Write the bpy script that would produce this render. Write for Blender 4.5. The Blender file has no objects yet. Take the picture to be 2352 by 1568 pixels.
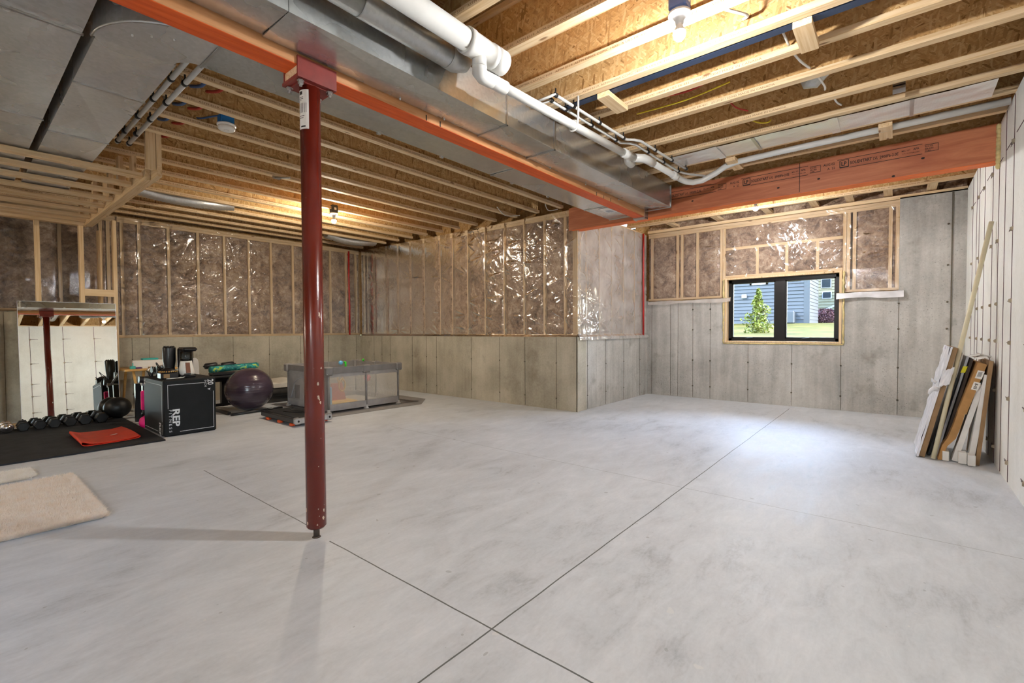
import bpy, math, random
import numpy as np
from mathutils import Vector, Matrix

random.seed(7)
rng = np.random.default_rng(7)
PI = math.pi
scene = bpy.context.scene
COL = scene.collection

# ------------------------------------------------------------------ camera
yaw, pitch, roll = math.radians(39.53), math.radians(1.408), math.radians(-0.274)
fw = Vector((math.cos(yaw) * math.cos(pitch), math.sin(yaw) * math.cos(pitch), -math.sin(pitch)))
r0 = Vector((math.sin(yaw), -math.cos(yaw), 0))
u0 = r0.cross(fw)
cr, sr = math.cos(roll), math.sin(roll)
rt = r0 * cr + u0 * sr
up = u0 * cr - r0 * sr
cam_d = bpy.data.cameras.new('camera')
cam_d.sensor_width = 36
cam_d.lens = 1074.7 / 2352 * 36
cam_d.clip_start = 0.05
cam_d.clip_end = 300
cam = bpy.data.objects.new('camera', cam_d)
COL.objects.link(cam)
cam.matrix_world = Matrix(((rt.x, up.x, -fw.x, 0), (rt.y, up.y, -fw.y, 0), (rt.z, up.z, -fw.z, 1.13), (0, 0, 0, 1)))
scene.camera = cam

# ------------------------------------------------------------------ view / world / sun
vs = scene.view_settings
vs.view_transform = 'Standard'
vs.look = 'None'
vs.gamma = 1
vs.use_curve_mapping = False
vs.exposure = 0.80
scene.cycles.use_denoising = True
scene.cycles.sample_clamp_indirect = 6
scene.cycles.max_bounces = 10
scene.cycles.diffuse_bounces = 6
scene.cycles.transparent_max_bounces = 24
scene.cycles.caustics_reflective = False
scene.cycles.caustics_refractive = False

world = bpy.data.worlds.new('world')
scene.world = world
world.use_nodes = True
wn = world.node_tree.nodes
wl = world.node_tree.links
sky = wn.new('ShaderNodeTexSky')
sky.sky_type = 'NISHITA'
sky.sun_disc = False
sky.sun_elevation = math.radians(42)
sky.sun_rotation = math.radians(150)
sky.air_density = 1.0
sky.dust_density = 1.5
SKY_STRENGTH = 3.6
wn['Background'].inputs[1].default_value = SKY_STRENGTH
wl.new(sky.outputs[0], wn['Background'].inputs[0])

sun_d = bpy.data.lights.new('sun', 'SUN')
sun_d.energy = 6.0
sun_d.angle = math.radians(0.6)
sun_d.color = (1, 0.95, 0.86)
sun = bpy.data.objects.new('sun', sun_d)
COL.objects.link(sun)
sun.rotation_euler = Vector((-0.62, 0.45, 0.62)).to_track_quat('Z', 'Y').to_euler()
sk_d = bpy.data.lights.new('window_fill_light', 'AREA')   # area light added outdoors to boost daylight through the window
sk_d.shape = 'RECTANGLE'
sk_d.size, sk_d.size_y = 22.0, 5.0
sk_d.energy = 3600
sk_d.color = (0.80, 0.89, 1.0)
sk = bpy.data.objects.new('window_fill_light', sk_d)
COL.objects.link(sk)
sk.location = (19.0, 1.0, 7.3)
sk.rotation_euler = (Vector((19.0, 1.0, 7.3)) - Vector((7.9, 1.4, 1.4))).to_track_quat('Z', 'Y').to_euler()
BULB = 1850.0          # emission of the ceiling bulbs

# ------------------------------------------------------------------ material helpers
class NT:
    def __init__(s, name):
        s.m = bpy.data.materials.new(name)
        s.m.use_nodes = True
        s.t = s.m.node_tree
        s.n = s.t.nodes
        s.l = s.t.links
        s.b = s.n['Principled BSDF']
        s.out = s.n['Material Output']
    def node(s, typ, **kw):
        n = s.n.new(typ)
        for k, v in kw.items():
            if k.startswith('i_'):
                s.set(n.inputs[k[2:].replace('_', ' ')], v)
            else:
                setattr(n, k, v)
        return n
    def set(s, inp, v):
        if isinstance(v, bpy.types.NodeSocket):
            s.l.new(v, inp)
        else:
            if isinstance(v, (tuple, list)) and len(v) == 3 and inp.type == 'RGBA':
                v = (*v, 1)
            inp.default_value = v
    def pos(s):
        return s.node('ShaderNodeNewGeometry').outputs['Position']
    def obj(s):
        return s.node('ShaderNodeTexCoord').outputs['Object']
    def rand(s):
        return s.node('ShaderNodeObjectInfo').outputs['Random']
    def map(s, v, scale=(1, 1, 1), rot=(0, 0, 0), loc=(0, 0, 0)):
        n = s.node('ShaderNodeMapping')
        s.l.new(v, n.inputs[0])
        s.set(n.inputs['Location'], loc)
        s.set(n.inputs['Rotation'], rot)
        s.set(n.inputs['Scale'], scale)
        return n.outputs[0]
    def noise(s, v, scale=5, detail=4, rough=0.55, dist=0):
        n = s.node('ShaderNodeTexNoise')
        s.l.new(v, n.inputs['Vector'])
        n.inputs['Scale'].default_value = scale
        n.inputs['Detail'].default_value = detail
        n.inputs['Roughness'].default_value = rough
        n.inputs['Distortion'].default_value = dist
        return n.outputs[0]
    def vor(s, v, scale=5, feature='F1', out='Distance', rnd=1):
        n = s.node('ShaderNodeTexVoronoi', feature=feature)
        s.l.new(v, n.inputs['Vector'])
        n.inputs['Scale'].default_value = scale
        n.inputs['Randomness'].default_value = rnd
        return n.outputs[out]
    def math(s, op, a, b=0.0, c=0.0, clamp=False):
        n = s.node('ShaderNodeMath', operation=op, use_clamp=clamp)
        s.set(n.inputs[0], a)
        s.set(n.inputs[1], b)
        s.set(n.inputs[2], c)
        return n.outputs[0]
    def ramp(s, f, stops, interp='LINEAR'):
        n = s.node('ShaderNodeValToRGB')
        n.color_ramp.interpolation = interp
        e = n.color_ramp.elements
        while len(e) < len(stops):
            e.new(0.5)
        for i, (p, c) in enumerate(stops):
            e[i].position = p
            e[i].color = (*c, 1) if not isinstance(c, (int, float)) else (c, c, c, 1)
        s.l.new(f, n.inputs[0])
        return n.outputs[0]
    def mix(s, f, a, b, mode='MIX'):
        n = s.node('ShaderNodeMix', data_type='RGBA', blend_type=mode)
        s.set(n.inputs[0], f)
        s.set(n.inputs[6], a)
        s.set(n.inputs[7], b)
        return n.outputs[2]
    def bump(s, h, strength=0.3, dist=0.01):
        n = s.node('ShaderNodeBump')
        s.l.new(h, n.inputs['Height'])
        n.inputs['Strength'].default_value = strength
        n.inputs['Distance'].default_value = dist
        s.l.new(n.outputs[0], s.b.inputs['Normal'])
        return n.outputs[0]
    def fin(s, col=None, rough=None, metal=None, spec=None):
        if col is not None: s.set(s.b.inputs['Base Color'], col)
        if rough is not None: s.set(s.b.inputs['Roughness'], rough)
        if metal is not None: s.set(s.b.inputs['Metallic'], metal)
        if spec is not None: s.set(s.b.inputs['Specular IOR Level'], spec)
        return s.m

def srgb(r, g, b):
    f = lambda c: ((c / 255 + 0.055) / 1.055) ** 2.4 if c > 10 else c / 255 / 12.92
    return (f(r), f(g), f(b))

MAT = {}
def plain(name, rgb, rough=0.6, metal=0.0, var=0.06, bump=0.0, bscale=80, spec=0.5):
    """a procedural paint / plastic / metal with slight mottling"""
    t = NT(name)
    v = t.obj()
    n = t.noise(v, 9, 3)
    c = srgb(*rgb)
    lo = tuple(max(0, x * (1 - var * 1.6)) for x in c)
    hi = tuple(min(1, x * (1 + var * 1.6)) for x in c)
    t.fin(t.ramp(n, [(0.3, lo), (0.7, hi)]), rough, metal, spec)
    if bump:
        t.bump(t.noise(v, bscale, 2), bump, 0.004)
    MAT[name] = t.m
    return t.m

def concrete(name, lo, mid, hi, pit=0.5, streak=0.5, stain=None):
    t = NT(name)
    v = t.pos()
    big = t.noise(v, 1.3, 5, 0.6)
    st = t.noise(t.map(v, (7, 7, 0.55)), 1.4, 4, 0.6)
    fine = t.noise(v, 38, 3, 0.7)
    f = t.math('ADD', t.math('MULTIPLY', big, 1 - 0.45 * streak), t.math('MULTIPLY', st, 0.45 * streak))
    f = t.math('ADD', f, t.math('MULTIPLY', t.math('SUBTRACT', fine, 0.5), 0.22))
    col = t.ramp(f, [(0.3, lo), (0.5, mid), (0.68, hi)])
    pits = t.noise(t.map(v, (1, 1, 1.3)), 58, 3, 0.6, 0.2)
    area = t.noise(v, 1.1, 2)
    pm = t.math('GREATER_THAN', t.math('ADD', pits, t.math('MULTIPLY', area, 0.25)), 0.835 - 0.05 * pit)
    dark = tuple(x * 0.45 for x in lo)
    col = t.mix(t.math('MULTIPLY', pm, 0.65), col, dark)
    if stain:
        sm = t.noise(v, 2.3, 4, 0.65)
        col = t.mix(t.ramp(sm, [(0.58, 0.0), (0.72, 0.55)]), col, stain)
    t.bump(t.math('SUBTRACT', fine, t.math('MULTIPLY', pm, 0.8)), 0.25, 0.004)
    t.fin(col, 0.85, 0, 0.3)
    MAT[name] = t.m

concrete('wall_concrete', srgb(148, 146, 140), srgb(182, 180, 174), srgb(208, 206, 200), 0.5, 0.9, srgb(122, 116, 104))
concrete('wall_concrete_brown', srgb(142, 135, 120), srgb(176, 169, 152), srgb(198, 191, 174), 0.3, 0.5, srgb(120, 110, 94))
concrete('wall_white', srgb(216, 214, 206), srgb(232, 231, 225), srgb(242, 241, 237), 0.1, 0.4)
concrete('seam_dark', srgb(90, 84, 74), srgb(105, 98, 86), srgb(120, 112, 98), 0.1, 0.3)
plain('seam_purple', (92, 66, 70), 0.8, var=0.3)

def floor_mat():
    t = NT('floor_concrete')
    v = t.pos()
    a = t.noise(t.map(v, (1, 1, 1), (0, 0, 0.5)), 0.75, 6, 0.6, 0.6)
    b = t.noise(t.map(v, (1, 2.6, 1), (0, 0, 0.8)), 2.6, 6, 0.62, 0.9)
    c = t.noise(v, 60, 2)
    f = t.math('ADD', t.math('MULTIPLY', a, 0.5), t.math('MULTIPLY', b, 0.5))
    f = t.math('ADD', f, t.math('MULTIPLY', t.math('SUBTRACT', c, 0.5), 0.10))
    d2 = t.noise(t.map(v, (1, 3.2, 1), (0, 0, 1.1)), 13, 4, 0.7, 1.2)
    f = t.math('ADD', f, t.math('MULTIPLY', t.math('SUBTRACT', d2, 0.5), 0.20))
    col = t.ramp(f, [(0.30, srgb(164, 167, 170)), (0.43, srgb(194, 197, 201)), (0.56, srgb(207, 210, 214)), (0.70, srgb(220, 222, 226))])
    # scattered pale and dark specks
    sp = t.noise(v, 9, 2, 0.5)
    col = t.mix(t.math('MULTIPLY', t.math('GREATER_THAN', sp, 0.745), 0.5), col, srgb(216, 215, 212))
    sd = t.noise(t.map(v, (1, 1, 1), (0, 0, 0), (5, 3, 0)), 14, 1, 0.5)
    col = t.mix(t.math('MULTIPLY', t.math('GREATER_THAN', sd, 0.77), 0.35), col, srgb(120, 118, 114))
    x = t.node('ShaderNodeSeparateXYZ')
    t.l.new(v, x.inputs[0])
    def line(coord, at, other, lo, hi, w):
        wob = t.math('MULTIPLY', t.math('SUBTRACT', t.noise(v, 3, 1), 0.5), 0.01)
        d = t.math('ABSOLUTE', t.math('ADD', t.math('SUBTRACT', x.outputs[coord], at), wob))
        m = t.math('LESS_THAN', d, w)
        m = t.math('MULTIPLY', m, t.math('GREATER_THAN', x.outputs[other], lo))
        return t.math('MULTIPLY', m, t.math('LESS_THAN', x.outputs[other], hi))
    m = line(1, 1.173, 0, -4, 7.58, 0.0035)
    m = t.math('MAXIMUM', m, line(0, 1.293, 1, -1, 2.345, 0.0035))
    m = t.math('MAXIMUM', m, line(0, 1.318, 1, 2.62, 4.35, 0.003))
    m2 = line(0, 3.33, 1, -1, 4.6, 0.0022)
    m2 = t.math('MAXIMUM', m2, line(0, 5.6, 1, -1, 3.1, 0.0014))
    col = t.mix(t.math('MULTIPLY', m, 0.85), col, srgb(60, 58, 52))
    col = t.mix(t.math('MULTIPLY', m2, 0.65), col, srgb(95, 92, 86))
    t.bump(t.math('SUBTRACT', t.math('MULTIPLY', b, 0.5), m), 0.12, 0.004)
    t.fin(col, t.ramp(b, [(0.3, 0.42), (0.7, 0.62)]), 0, 0.3)
    MAT['floor_concrete'] = t.m
floor_mat()

def osb_mat(name, shade=1.0, turn=0.0):
    t = NT(name)
    v = t.pos()
    w = t.noise(v, 3.0, 2)
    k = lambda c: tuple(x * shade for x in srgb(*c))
    cols = []
    vt = t.map(v, (1, 1, 1), (0, 0, turn))
    for i, (rot, sc) in enumerate(((0.35, 1.0), (-0.75, 1.15), (1.45, 0.9))):
        mv = t.map(t.map(vt, (1, 1, 1), (0.02, rot, 0.03)), (19 * sc, 40, 84 * sc), (0, 0, 0), (i * 3.1, i, 0))
        n = t.node('ShaderNodeTexVoronoi', feature='F1')
        t.l.new(mv, n.inputs['Vector'])
        n.inputs['Scale'].default_value = 1
        sx = t.node('ShaderNodeSeparateColor')
        t.l.new(n.outputs['Color'], sx.inputs[0])
        cols.append((sx.outputs[0], sx.outputs[1], n.outputs['Distance']))
    pal = [(0.0, k((126, 88, 50))), (0.05, k((176, 136, 86))), (0.35, k((196, 154, 100))), (0.7, k((208, 168, 114))), (1.0, k((222, 188, 138)))]
    c = t.ramp(cols[0][0], pal)
    c = t.mix(t.math('GREATER_THAN', cols[1][1], 0.5), c, t.ramp(cols[1][0], pal))
    c = t.mix(t.math('GREATER_THAN', cols[2][1], 0.6), c, t.ramp(cols[2][0], pal))
    fiber = t.noise(t.map(t.map(vt, (1, 1, 1), (0, .3, 0)), (22, 60, 150)), 1, 3)
    c = t.mix(0.5, c, t.ramp(fiber, [(0.3, 0.62), (0.7, 1.0)]), 'MULTIPLY')
    # yellow and pinkish drift
    c = t.mix(t.math('MULTIPLY', w, 0.30), c, k((204, 156, 88)))
    t.bump(cols[0][2], 0.2, 0.003)
    t.fin(c, 0.7, 0, 0.3)
    MAT[name] = t.m
osb_mat('osb')
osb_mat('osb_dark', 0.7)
osb_mat('osb_turned', 1.0, PI / 2)

def pine(name, axis, base=(228, 202, 162), dark=(206, 172, 126), shade=1.0):
    t = NT(name)
    v = t.pos()
    sc = [55, 55, 55]
    sc[axis] = 2.2
    g = t.noise(t.map(v, tuple(sc)), 1, 4, 0.6, 0.4)
    big = t.noise(v, 2.2, 2)
    rnd = t.rand()
    k = lambda c: tuple(x * shade for x in srgb(*c))
    c = t.ramp(g, [(0.3, k(dark)), (0.5, k(base)), (0.75, k((240, 220, 186)))])
    c = t.mix(t.math('MULTIPLY', t.math('ADD', big, t.math('MULTIPLY', rnd, 0.5)), 0.28), c, k((210, 168, 116)))
    s2 = [16, 16, 16]
    s2[axis] = 5
    kn = t.vor(t.map(v, tuple(s2)), 0.5)
    c = t.mix(t.ramp(kn, [(0.05, 0.85), (0.10, 0.0)]), c, k((120, 74, 36)))
    t.bump(g, 0.15, 0.002)
    t.fin(c, 0.65, 0, 0.3)
    MAT[name] = t.m
for nm, ax in (('pine_x', 0), ('pine_y', 1), ('pine_z', 2)):
    pine(nm, ax)

def lvl(name, axis, c0, c1, c2):
    t = NT(name)
    v = t.pos()
    sc = [7, 7, 7]
    sc[axis] = 0.8
    g = t.noise(t.map(v, tuple(sc)), 1.6, 5, 0.6, 1.6)
    sc2 = [120, 120, 120]
    sc2[axis] = 3
    f = t.noise(t.map(v, tuple(sc2)), 1, 2)
    c = t.ramp(g, [(0.3, srgb(*c0)), (0.5, srgb(*c1)), (0.7, srgb(*c2))])
    c = t.mix(0.25, c, t.ramp(f, [(0.3, 0.6), (0.7, 1.0)]), 'MULTIPLY')
    t.bump(f, 0.1, 0.002)
    t.fin(c, 0.5, 0, 0.4)
    MAT[name] = t.m
lvl('lvl_face_y', 1, (172, 98, 66), (188, 112, 76), (204, 130, 90))
lvl('lvl_edge_y', 1, (236, 106, 36), (244, 118, 44), (250, 132, 56))
lvl('lvl_edge_x', 0, (206, 80, 28), (222, 92, 34), (236, 106, 44))
lvl('lvl_side_x', 0, (196, 132, 82), (208, 148, 98), (222, 166, 118))

def galv(name, rgb=(205, 207, 206), rough=0.24, dent=0.03, metal=0.85):
    t = NT(name)
    v = t.pos()
    sp = t.vor(v, 55, out='Color')
    bw = t.node('ShaderNodeRGBToBW')
    t.l.new(sp, bw.inputs[0])
    big = t.noise(v, 2.0, 3, 0.5, 0.5)
    c = t.ramp(bw.outputs[0], [(0.1, tuple(x * 0.88 for x in srgb(*rgb))), (0.9, srgb(*rgb))])
    t.bump(t.noise(v, 2.2, 0), dent, 0.05 if dent < .5 else .02)
    t.fin(c, t.ramp(big, [(0.3, rough * 0.75), (0.7, rough * 1.35)]), metal)
    MAT[name] = t.m
galv('galvanized')
galv('foil_flex', (214, 212, 208), 0.3, 1.0)
galv('galvanized_dull', (206, 203, 198), 0.26, 0.07, 0.5)
galv('galvanized_pipe', (190, 191, 188), 0.34, 0.05)

def foil_mat():
    t = NT('foil')
    v = t.pos()
    big = t.noise(v, 2.5, 3)
    w = t.node('ShaderNodeTexWave', wave_type='BANDS', bands_direction='Y')
    t.l.new(v, w.inputs[0])
    w.inputs['Scale'].default_value = 48
    c = t.ramp(w.outputs[1], [(0.0, srgb(228, 222, 218)), (0.10, srgb(238, 240, 238)), (1, srgb(242, 243, 240))])
    t.bump(t.noise(v, 7, 3), 0.4, 0.02)
    t.fin(c, 0.3, 0.6)
    MAT['foil'] = t.m
foil_mat()

def batt_mat():
    t = NT('fiberglass')
    v = t.pos()
    d = t.mix(0.35, v, t.node('ShaderNodeTexNoise', i_Scale=3.0).outputs[1], 'ADD')
    a = t.noise(v, 5.5, 7, 0.66, 0.7)
    b = t.noise(v, 22, 5, 0.7, 1.0)
    f = t.math('ADD', t.math('MULTIPLY', a, 0.6), t.math('MULTIPLY', b, 0.4))
    c = t.ramp(f, [(0.36, srgb(84, 66, 54)), (0.45, srgb(134, 110, 92)), (0.52, srgb(164, 138, 116)), (0.60, srgb(194, 172, 148)), (0.70, srgb(226, 210, 188))])
    t.bump(f, 0.7, 0.03)
    t.fin(c, 0.95, 0, 0.1)
    MAT['fiberglass'] = t.m
batt_mat()

def poly_mat(name, haze, gloss, tint=(235, 232, 228)):
    """clear polyethylene sheet: mostly see-through, milky haze, sharp gloss"""
    t = NT(name)
    v = t.pos()
    tr = t.node('ShaderNodeBsdfTransparent')
    tr.inputs[0].default_value = (0.97, 0.96, 0.95, 1)
    df = t.node('ShaderNodeBsdfDiffuse')
    df.inputs[0].default_value = (*srgb(*tint), 1)
    gl = t.node('ShaderNodeBsdfGlossy')
    gl.inputs['Roughness'].default_value = 0.115
    gl.inputs[0].default_value = (1, 1, 1, 1)
    bp = t.node('ShaderNodeBump')
    bp.inputs['Strength'].default_value = 0.12
    bp.inputs['Distance'].default_value = 0.01
    t.l.new(t.noise(t.map(v, (1, 1, 1.3)), 26, 3, 0.5, 1.2), bp.inputs['Height'])
    t.l.new(bp.outputs[0], gl.inputs['Normal'])
    h = t.ramp(t.noise(v, 3, 3, 0.5, 0.3), [(0.35, haze * 0.75), (0.65, haze * 1.25)])
    m1 = t.node('ShaderNodeMixShader')
    t.l.new(h, m1.inputs[0]); t.l.new(tr.outputs[0], m1.inputs[1]); t.l.new(df.outputs[0], m1.inputs[2])
    fr = t.node('ShaderNodeFresnel')
    fr.inputs[0].default_value = 1.32
    t.l.new(bp.outputs[0], fr.inputs['Normal'])
    m2 = t.node('ShaderNodeMixShader')
    t.l.new(t.math('MULTIPLY', fr.outputs[0], gloss, clamp=True), m2.inputs[0])
    t.l.new(m1.outputs[0], m2.inputs[1]); t.l.new(gl.outputs[0], m2.inputs[2])
    t.l.new(m2.outputs[0], t.out.inputs[0])
    MAT[name] = t.m
poly_mat('poly_clear', 0.07, 2.4)
poly_mat('poly_milky', 0.40, 2.4, (240, 232, 226))
poly_mat('poly_wrap', 0.95, 1.6, (240, 240, 242))

def glass_mat(name, tint=(1, 1, 1), rough=0.0):
    t = NT(name)
    tr = t.node('ShaderNodeBsdfTransparent')
    tr.inputs[0].default_value = (*tint, 1)
    gl = t.node('ShaderNodeBsdfGlossy')
    gl.inputs['Roughness'].default_value = 0.02 + rough
    fr = t.node('ShaderNodeFresnel')
    m = t.node('ShaderNodeMixShader')
    t.l.new(fr.outputs[0], m.inputs[0]); t.l.new(tr.outputs[0], m.inputs[1]); t.l.new(gl.outputs[0], m.inputs[2])
    t.l.new(m.outputs[0], t.out.inputs[0])
    MAT[name] = t.m
glass_mat('glass', (0.8, 0.83, 0.86))
glass_mat('tank_plastic', (0.55, 0.58, 0.6))

def mesh_fabric():
    t = NT('mesh_net')
    v = t.obj()
    tr = t.node('ShaderNodeBsdfTransparent')
    df = t.node('ShaderNodeBsdfDiffuse')
    df.inputs[0].default_value = (*srgb(220, 216, 208), 1)
    m = t.node('ShaderNodeMixShader')
    ch = t.vor(v, 150, rnd=0.2)
    t.l.new(t.ramp(ch, [(0.25, 0.12), (0.6, 0.42)]), m.inputs[0])
    t.l.new(tr.outputs[0], m.inputs[1]); t.l.new(df.outputs[0], m.inputs[2])
    t.l.new(m.outputs[0], t.out.inputs[0])
    MAT['mesh_net'] = t.m
mesh_fabric()

def post_mat():
    t = NT('post_red')
    v = t.pos()
    big = t.noise(v, 3, 3)
    c = t.ramp(big, [(0.3, srgb(92, 25, 15)), (0.7, srgb(110, 34, 20))])
    x = t.node('ShaderNodeSeparateXYZ')
    t.l.new(v, x.inputs[0])
    ch = t.noise(v, 28, 3, 0.6, 0.5)
    low = t.ramp(x.outputs[2], [(0.06, 0.07), (0.20, 0.0)])
    f = t.math('GREATER_THAN', t.math('ADD', ch, low), 0.735)
    c = t.mix(f, c, srgb(196, 176, 160))
    f2 = t.math('GREATER_THAN', t.noise(t.map(v, (1, 1, 0.6)), 12, 2), 0.76)
    c = t.mix(f2, c, srgb(200, 186, 170))
    t.bump(ch, 0.08, 0.002)
    t.fin(c, 0.24, 0, 0.6)
    MAT['post_red'] = t.m
post_mat()
plain('chip_beige', (196, 172, 152), 0.7, var=0.2)
plain('plate_red', (132, 48, 40), 0.45, var=0.12)
plain('pvc_white', (206, 205, 200), 0.32, var=0.03)
plain('pipe_grey', (196, 200, 200), 0.4, var=0.04)
plain('ink_black', (34, 28, 24), 0.7)
plain('ink_brown', (140, 100, 64), 0.8)
plain('clamp_black', (28, 28, 30), 0.5)
plain('strip_dark', (52, 66, 92), 0.45, 0.3)
plain('zinc', (190, 190, 188), 0.3, 0.9)
plain('box_blue', (74, 96, 150), 0.5)
plain('box_blue_bright', (20, 110, 180), 0.5)
plain('porcelain', (236, 236, 236), 0.25, var=0.02)
plain('plastic_white', (228, 224, 216), 0.35, var=0.02)
plain('plastic_black', (24, 24, 27), 0.32, var=0.1)
plain('rubber_black', (15, 15, 16), 0.45, var=0.15, bump=0.15, bscale=120, spec=0.35)
plain('rubber_mat', (38, 38, 40), 0.75, var=0.25, bump=0.3, bscale=60, spec=0.25)
plain('chrome', (225, 225, 228), 0.12, 1.0, var=0.02)
plain('vinyl_black', (30, 30, 33), 0.38, var=0.12, bump=0.1, bscale=40)
plain('plyo_skin', (20, 21, 22), 0.6, var=0.12, bump=0.15, bscale=160, spec=0.25)
plain('print_white', (205, 206, 206), 0.6, var=0.03)
plain('band_red', (226, 62, 36), 0.45, var=0.06)
plain('hot_pink', (236, 30, 120), 0.5)
plain('teal', (60, 170, 160), 0.5)
plain('table_wood', (206, 160, 92), 0.5, var=0.12)
plain('wax_brown', (120, 72, 46), 0.5)
plain('playpen_grey', (132, 128, 126), 0.8, var=0.08, bump=0.1, bscale=200)
plain('playpen_light', (164, 160, 158), 0.85, var=0.06, bump=0.1, bscale=200)
plain('playpen_floor', (196, 192, 186), 0.85)
plain('orange', (236, 92, 40), 0.5)
plain('silver', (190, 190, 192), 0.3, 0.8)
plain('green_toy', (60, 220, 40), 0.5)
plain('blue_toy', (110, 190, 235), 0.5)
plain('pink_toy', (236, 110, 130), 0.5)
plain('yellow_toy', (236, 190, 90), 0.6)
plain('red_toy', (214, 120, 100), 0.6)
plain('cardboard', (148, 118, 84), 0.8, var=0.12, bump=0.1, bscale=60)
plain('cardboard_kraft', (172, 128, 76), 0.75, var=0.1)
plain('cardboard_dark', (66, 54, 46), 0.8, var=0.2)
plain('purple', (74, 40, 100), 0.6)
plain('foam_white', (226, 224, 220), 0.75, var=0.04)
plain('board_grey', (176, 178, 182), 0.5, var=0.05)
plain('paper_label', (232, 228, 220), 0.7)
plain('yellow_tag', (236, 224, 30), 0.5)
plain('pole_cream', (214, 204, 172), 0.45, var=0.05)
plain('tie_brown', (160, 146, 126), 0.8, var=0.2)
plain('tie_steel', (84, 76, 70), 0.6, 0.4)
plain('window_black', (12, 12, 14), 0.35)
plain('spray_foam', (214, 196, 140), 0.85, var=0.2, bump=0.6, bscale=40)
plain('pillow_white', (214, 208, 196), 0.85, var=0.05, bump=0.1, bscale=200)
plain('fabric_dark', (48, 46, 44), 0.9, var=0.2)
plain('wire_white', (222, 220, 214), 0.5)
plain('wire_red', (176, 50, 36), 0.5)
plain('wire_yellow', (222, 200, 50), 0.5)
plain('wire_blue', (70, 96, 140), 0.5)
plain('tape_red', (176, 30, 24), 0.4, var=0.15)
plain('gold', (190, 150, 80), 0.35, 0.7)
plain('grey_shell', (196, 194, 190), 0.6)
plain('trim_white', (150, 150, 150), 0.6)
plain('dark_glass', (40, 46, 50), 0.15)
plain('plastic_film', (226, 226, 230), 0.25, var=0.05, bump=0.5, bscale=30)
plain('bark', (96, 78, 58), 0.9, var=0.3)

def marble_roll():
    t = NT('mat_camo')
    v = t.obj()
    f = t.noise(v, 11, 2, 0.5, 1.5)
    t.fin(t.ramp(f, [(0.34, srgb(10, 74, 84)), (0.42, srgb(20, 130, 130)), (0.50, srgb(16, 96, 90)), (0.55, srgb(60, 190, 170)), (0.59, srgb(20, 110, 150)), (0.63, srgb(176, 210, 84))]), 0.6)
    MAT['mat_camo'] = t.m
marble_roll()

def rug_mat(name, c0, c1):
    t = NT(name)
    v = t.pos()
    f = t.noise(v, 14, 4, 0.7)
    t.fin(t.ramp(f, [(0.3, srgb(*c0)), (0.7, srgb(*c1))]), 0.9, 0, 0.1)
    col = t.b.inputs['Base Color'].links[0].from_socket       # thin soft fibres let light through
    df = t.node('ShaderNodeBsdfDiffuse'); tl = t.node('ShaderNodeBsdfTranslucent'); ms = t.node('ShaderNodeMixShader')
    t.l.new(col, df.inputs[0]); t.l.new(col, tl.inputs[0])
    ms.inputs[0].default_value = 0.5
    t.l.new(df.outputs[0], ms.inputs[1]); t.l.new(tl.outputs[0], ms.inputs[2])
    t.l.new(ms.outputs[0], t.out.inputs[0])
    MAT[name] = t.m
rug_mat('rug_cream', (248, 236, 222), (254, 250, 244))
rug_mat('rug_ivory', (248, 244, 236), (254, 252, 248))

def ball_mat():
    t = NT('ball_purple')
    v = t.obj()
    x = t.node('ShaderNodeSeparateXYZ')
    t.l.new(v, x.inputs[0])
    lines = t.math('SINE', t.math('MULTIPLY', x.outputs[2], 190))
    t.bump(lines, 0.12, 0.004)
    t.fin(t.ramp(t.noise(v, 5, 3), [(0.3, srgb(60, 48, 58)), (0.7, srgb(76, 62, 74))]), 0.2, 0, 0.6)
    MAT['ball_purple'] = t.m
ball_mat()

def mirror_mat():
    t = NT('mirror_glass')
    n = t.noise(t.pos(), 3, 2)
    t.fin(t.ramp(n, [(0.3, (0.86, 0.88, 0.82)), (0.7, (0.88, 0.90, 0.84))]), 0.0, 1.0)
    MAT['mirror_glass'] = t.m
mirror_mat()

def bulb_mat(name, rgb):
    t = NT(name)
    e = t.node('ShaderNodeEmission')
    e.inputs[0].default_value = (*rgb, 1)
    e.inputs[1].default_value = BULB
    t.l.new(e.outputs[0], t.out.inputs[0])
    MAT[name] = t.m
bulb_mat('bulb_light', (0.985, 0.99, 1.0))
bulb_mat('bulb_warm', (1.0, 0.88, 0.70))

def grass_mat():
    t = NT('grass')
    v = t.pos()
    f = t.noise(v, 1.2, 5, 0.7)
    g = t.noise(v, 40, 2)
    c = t.ramp(f, [(0.35, srgb(52, 54, 18)), (0.55, srgb(76, 72, 28)), (0.7, srgb(96, 84, 44))])
    c = t.mix(0.4, c, t.ramp(g, [(0.3, 0.5), (0.7, 1.0)]), 'MULTIPLY')
    t.bump(g, 0.5, 0.05)
    t.fin(c, 0.9, 0, 0.1)
    MAT['grass'] = t.m
grass_mat()
plain('siding_blue', (52, 54, 54), 0.6, var=0.05)
plain('siding_cream', (112, 106, 80), 0.6, var=0.05)
plain('roof_grey', (74, 72, 72), 0.9)
def leaf(name, c0, c1):
    t = NT(name)
    r = t.noise(t.pos(), 5, 2)
    t.fin(t.ramp(r, [(0.3, srgb(*c0)), (0.7, srgb(*c1))]), 0.6, 0, 0.3)
    MAT[name] = t.m
leaf('leaf_green', (58, 70, 16), (112, 116, 30))
leaf('leaf_red', (52, 24, 30), (84, 44, 48))

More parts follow.
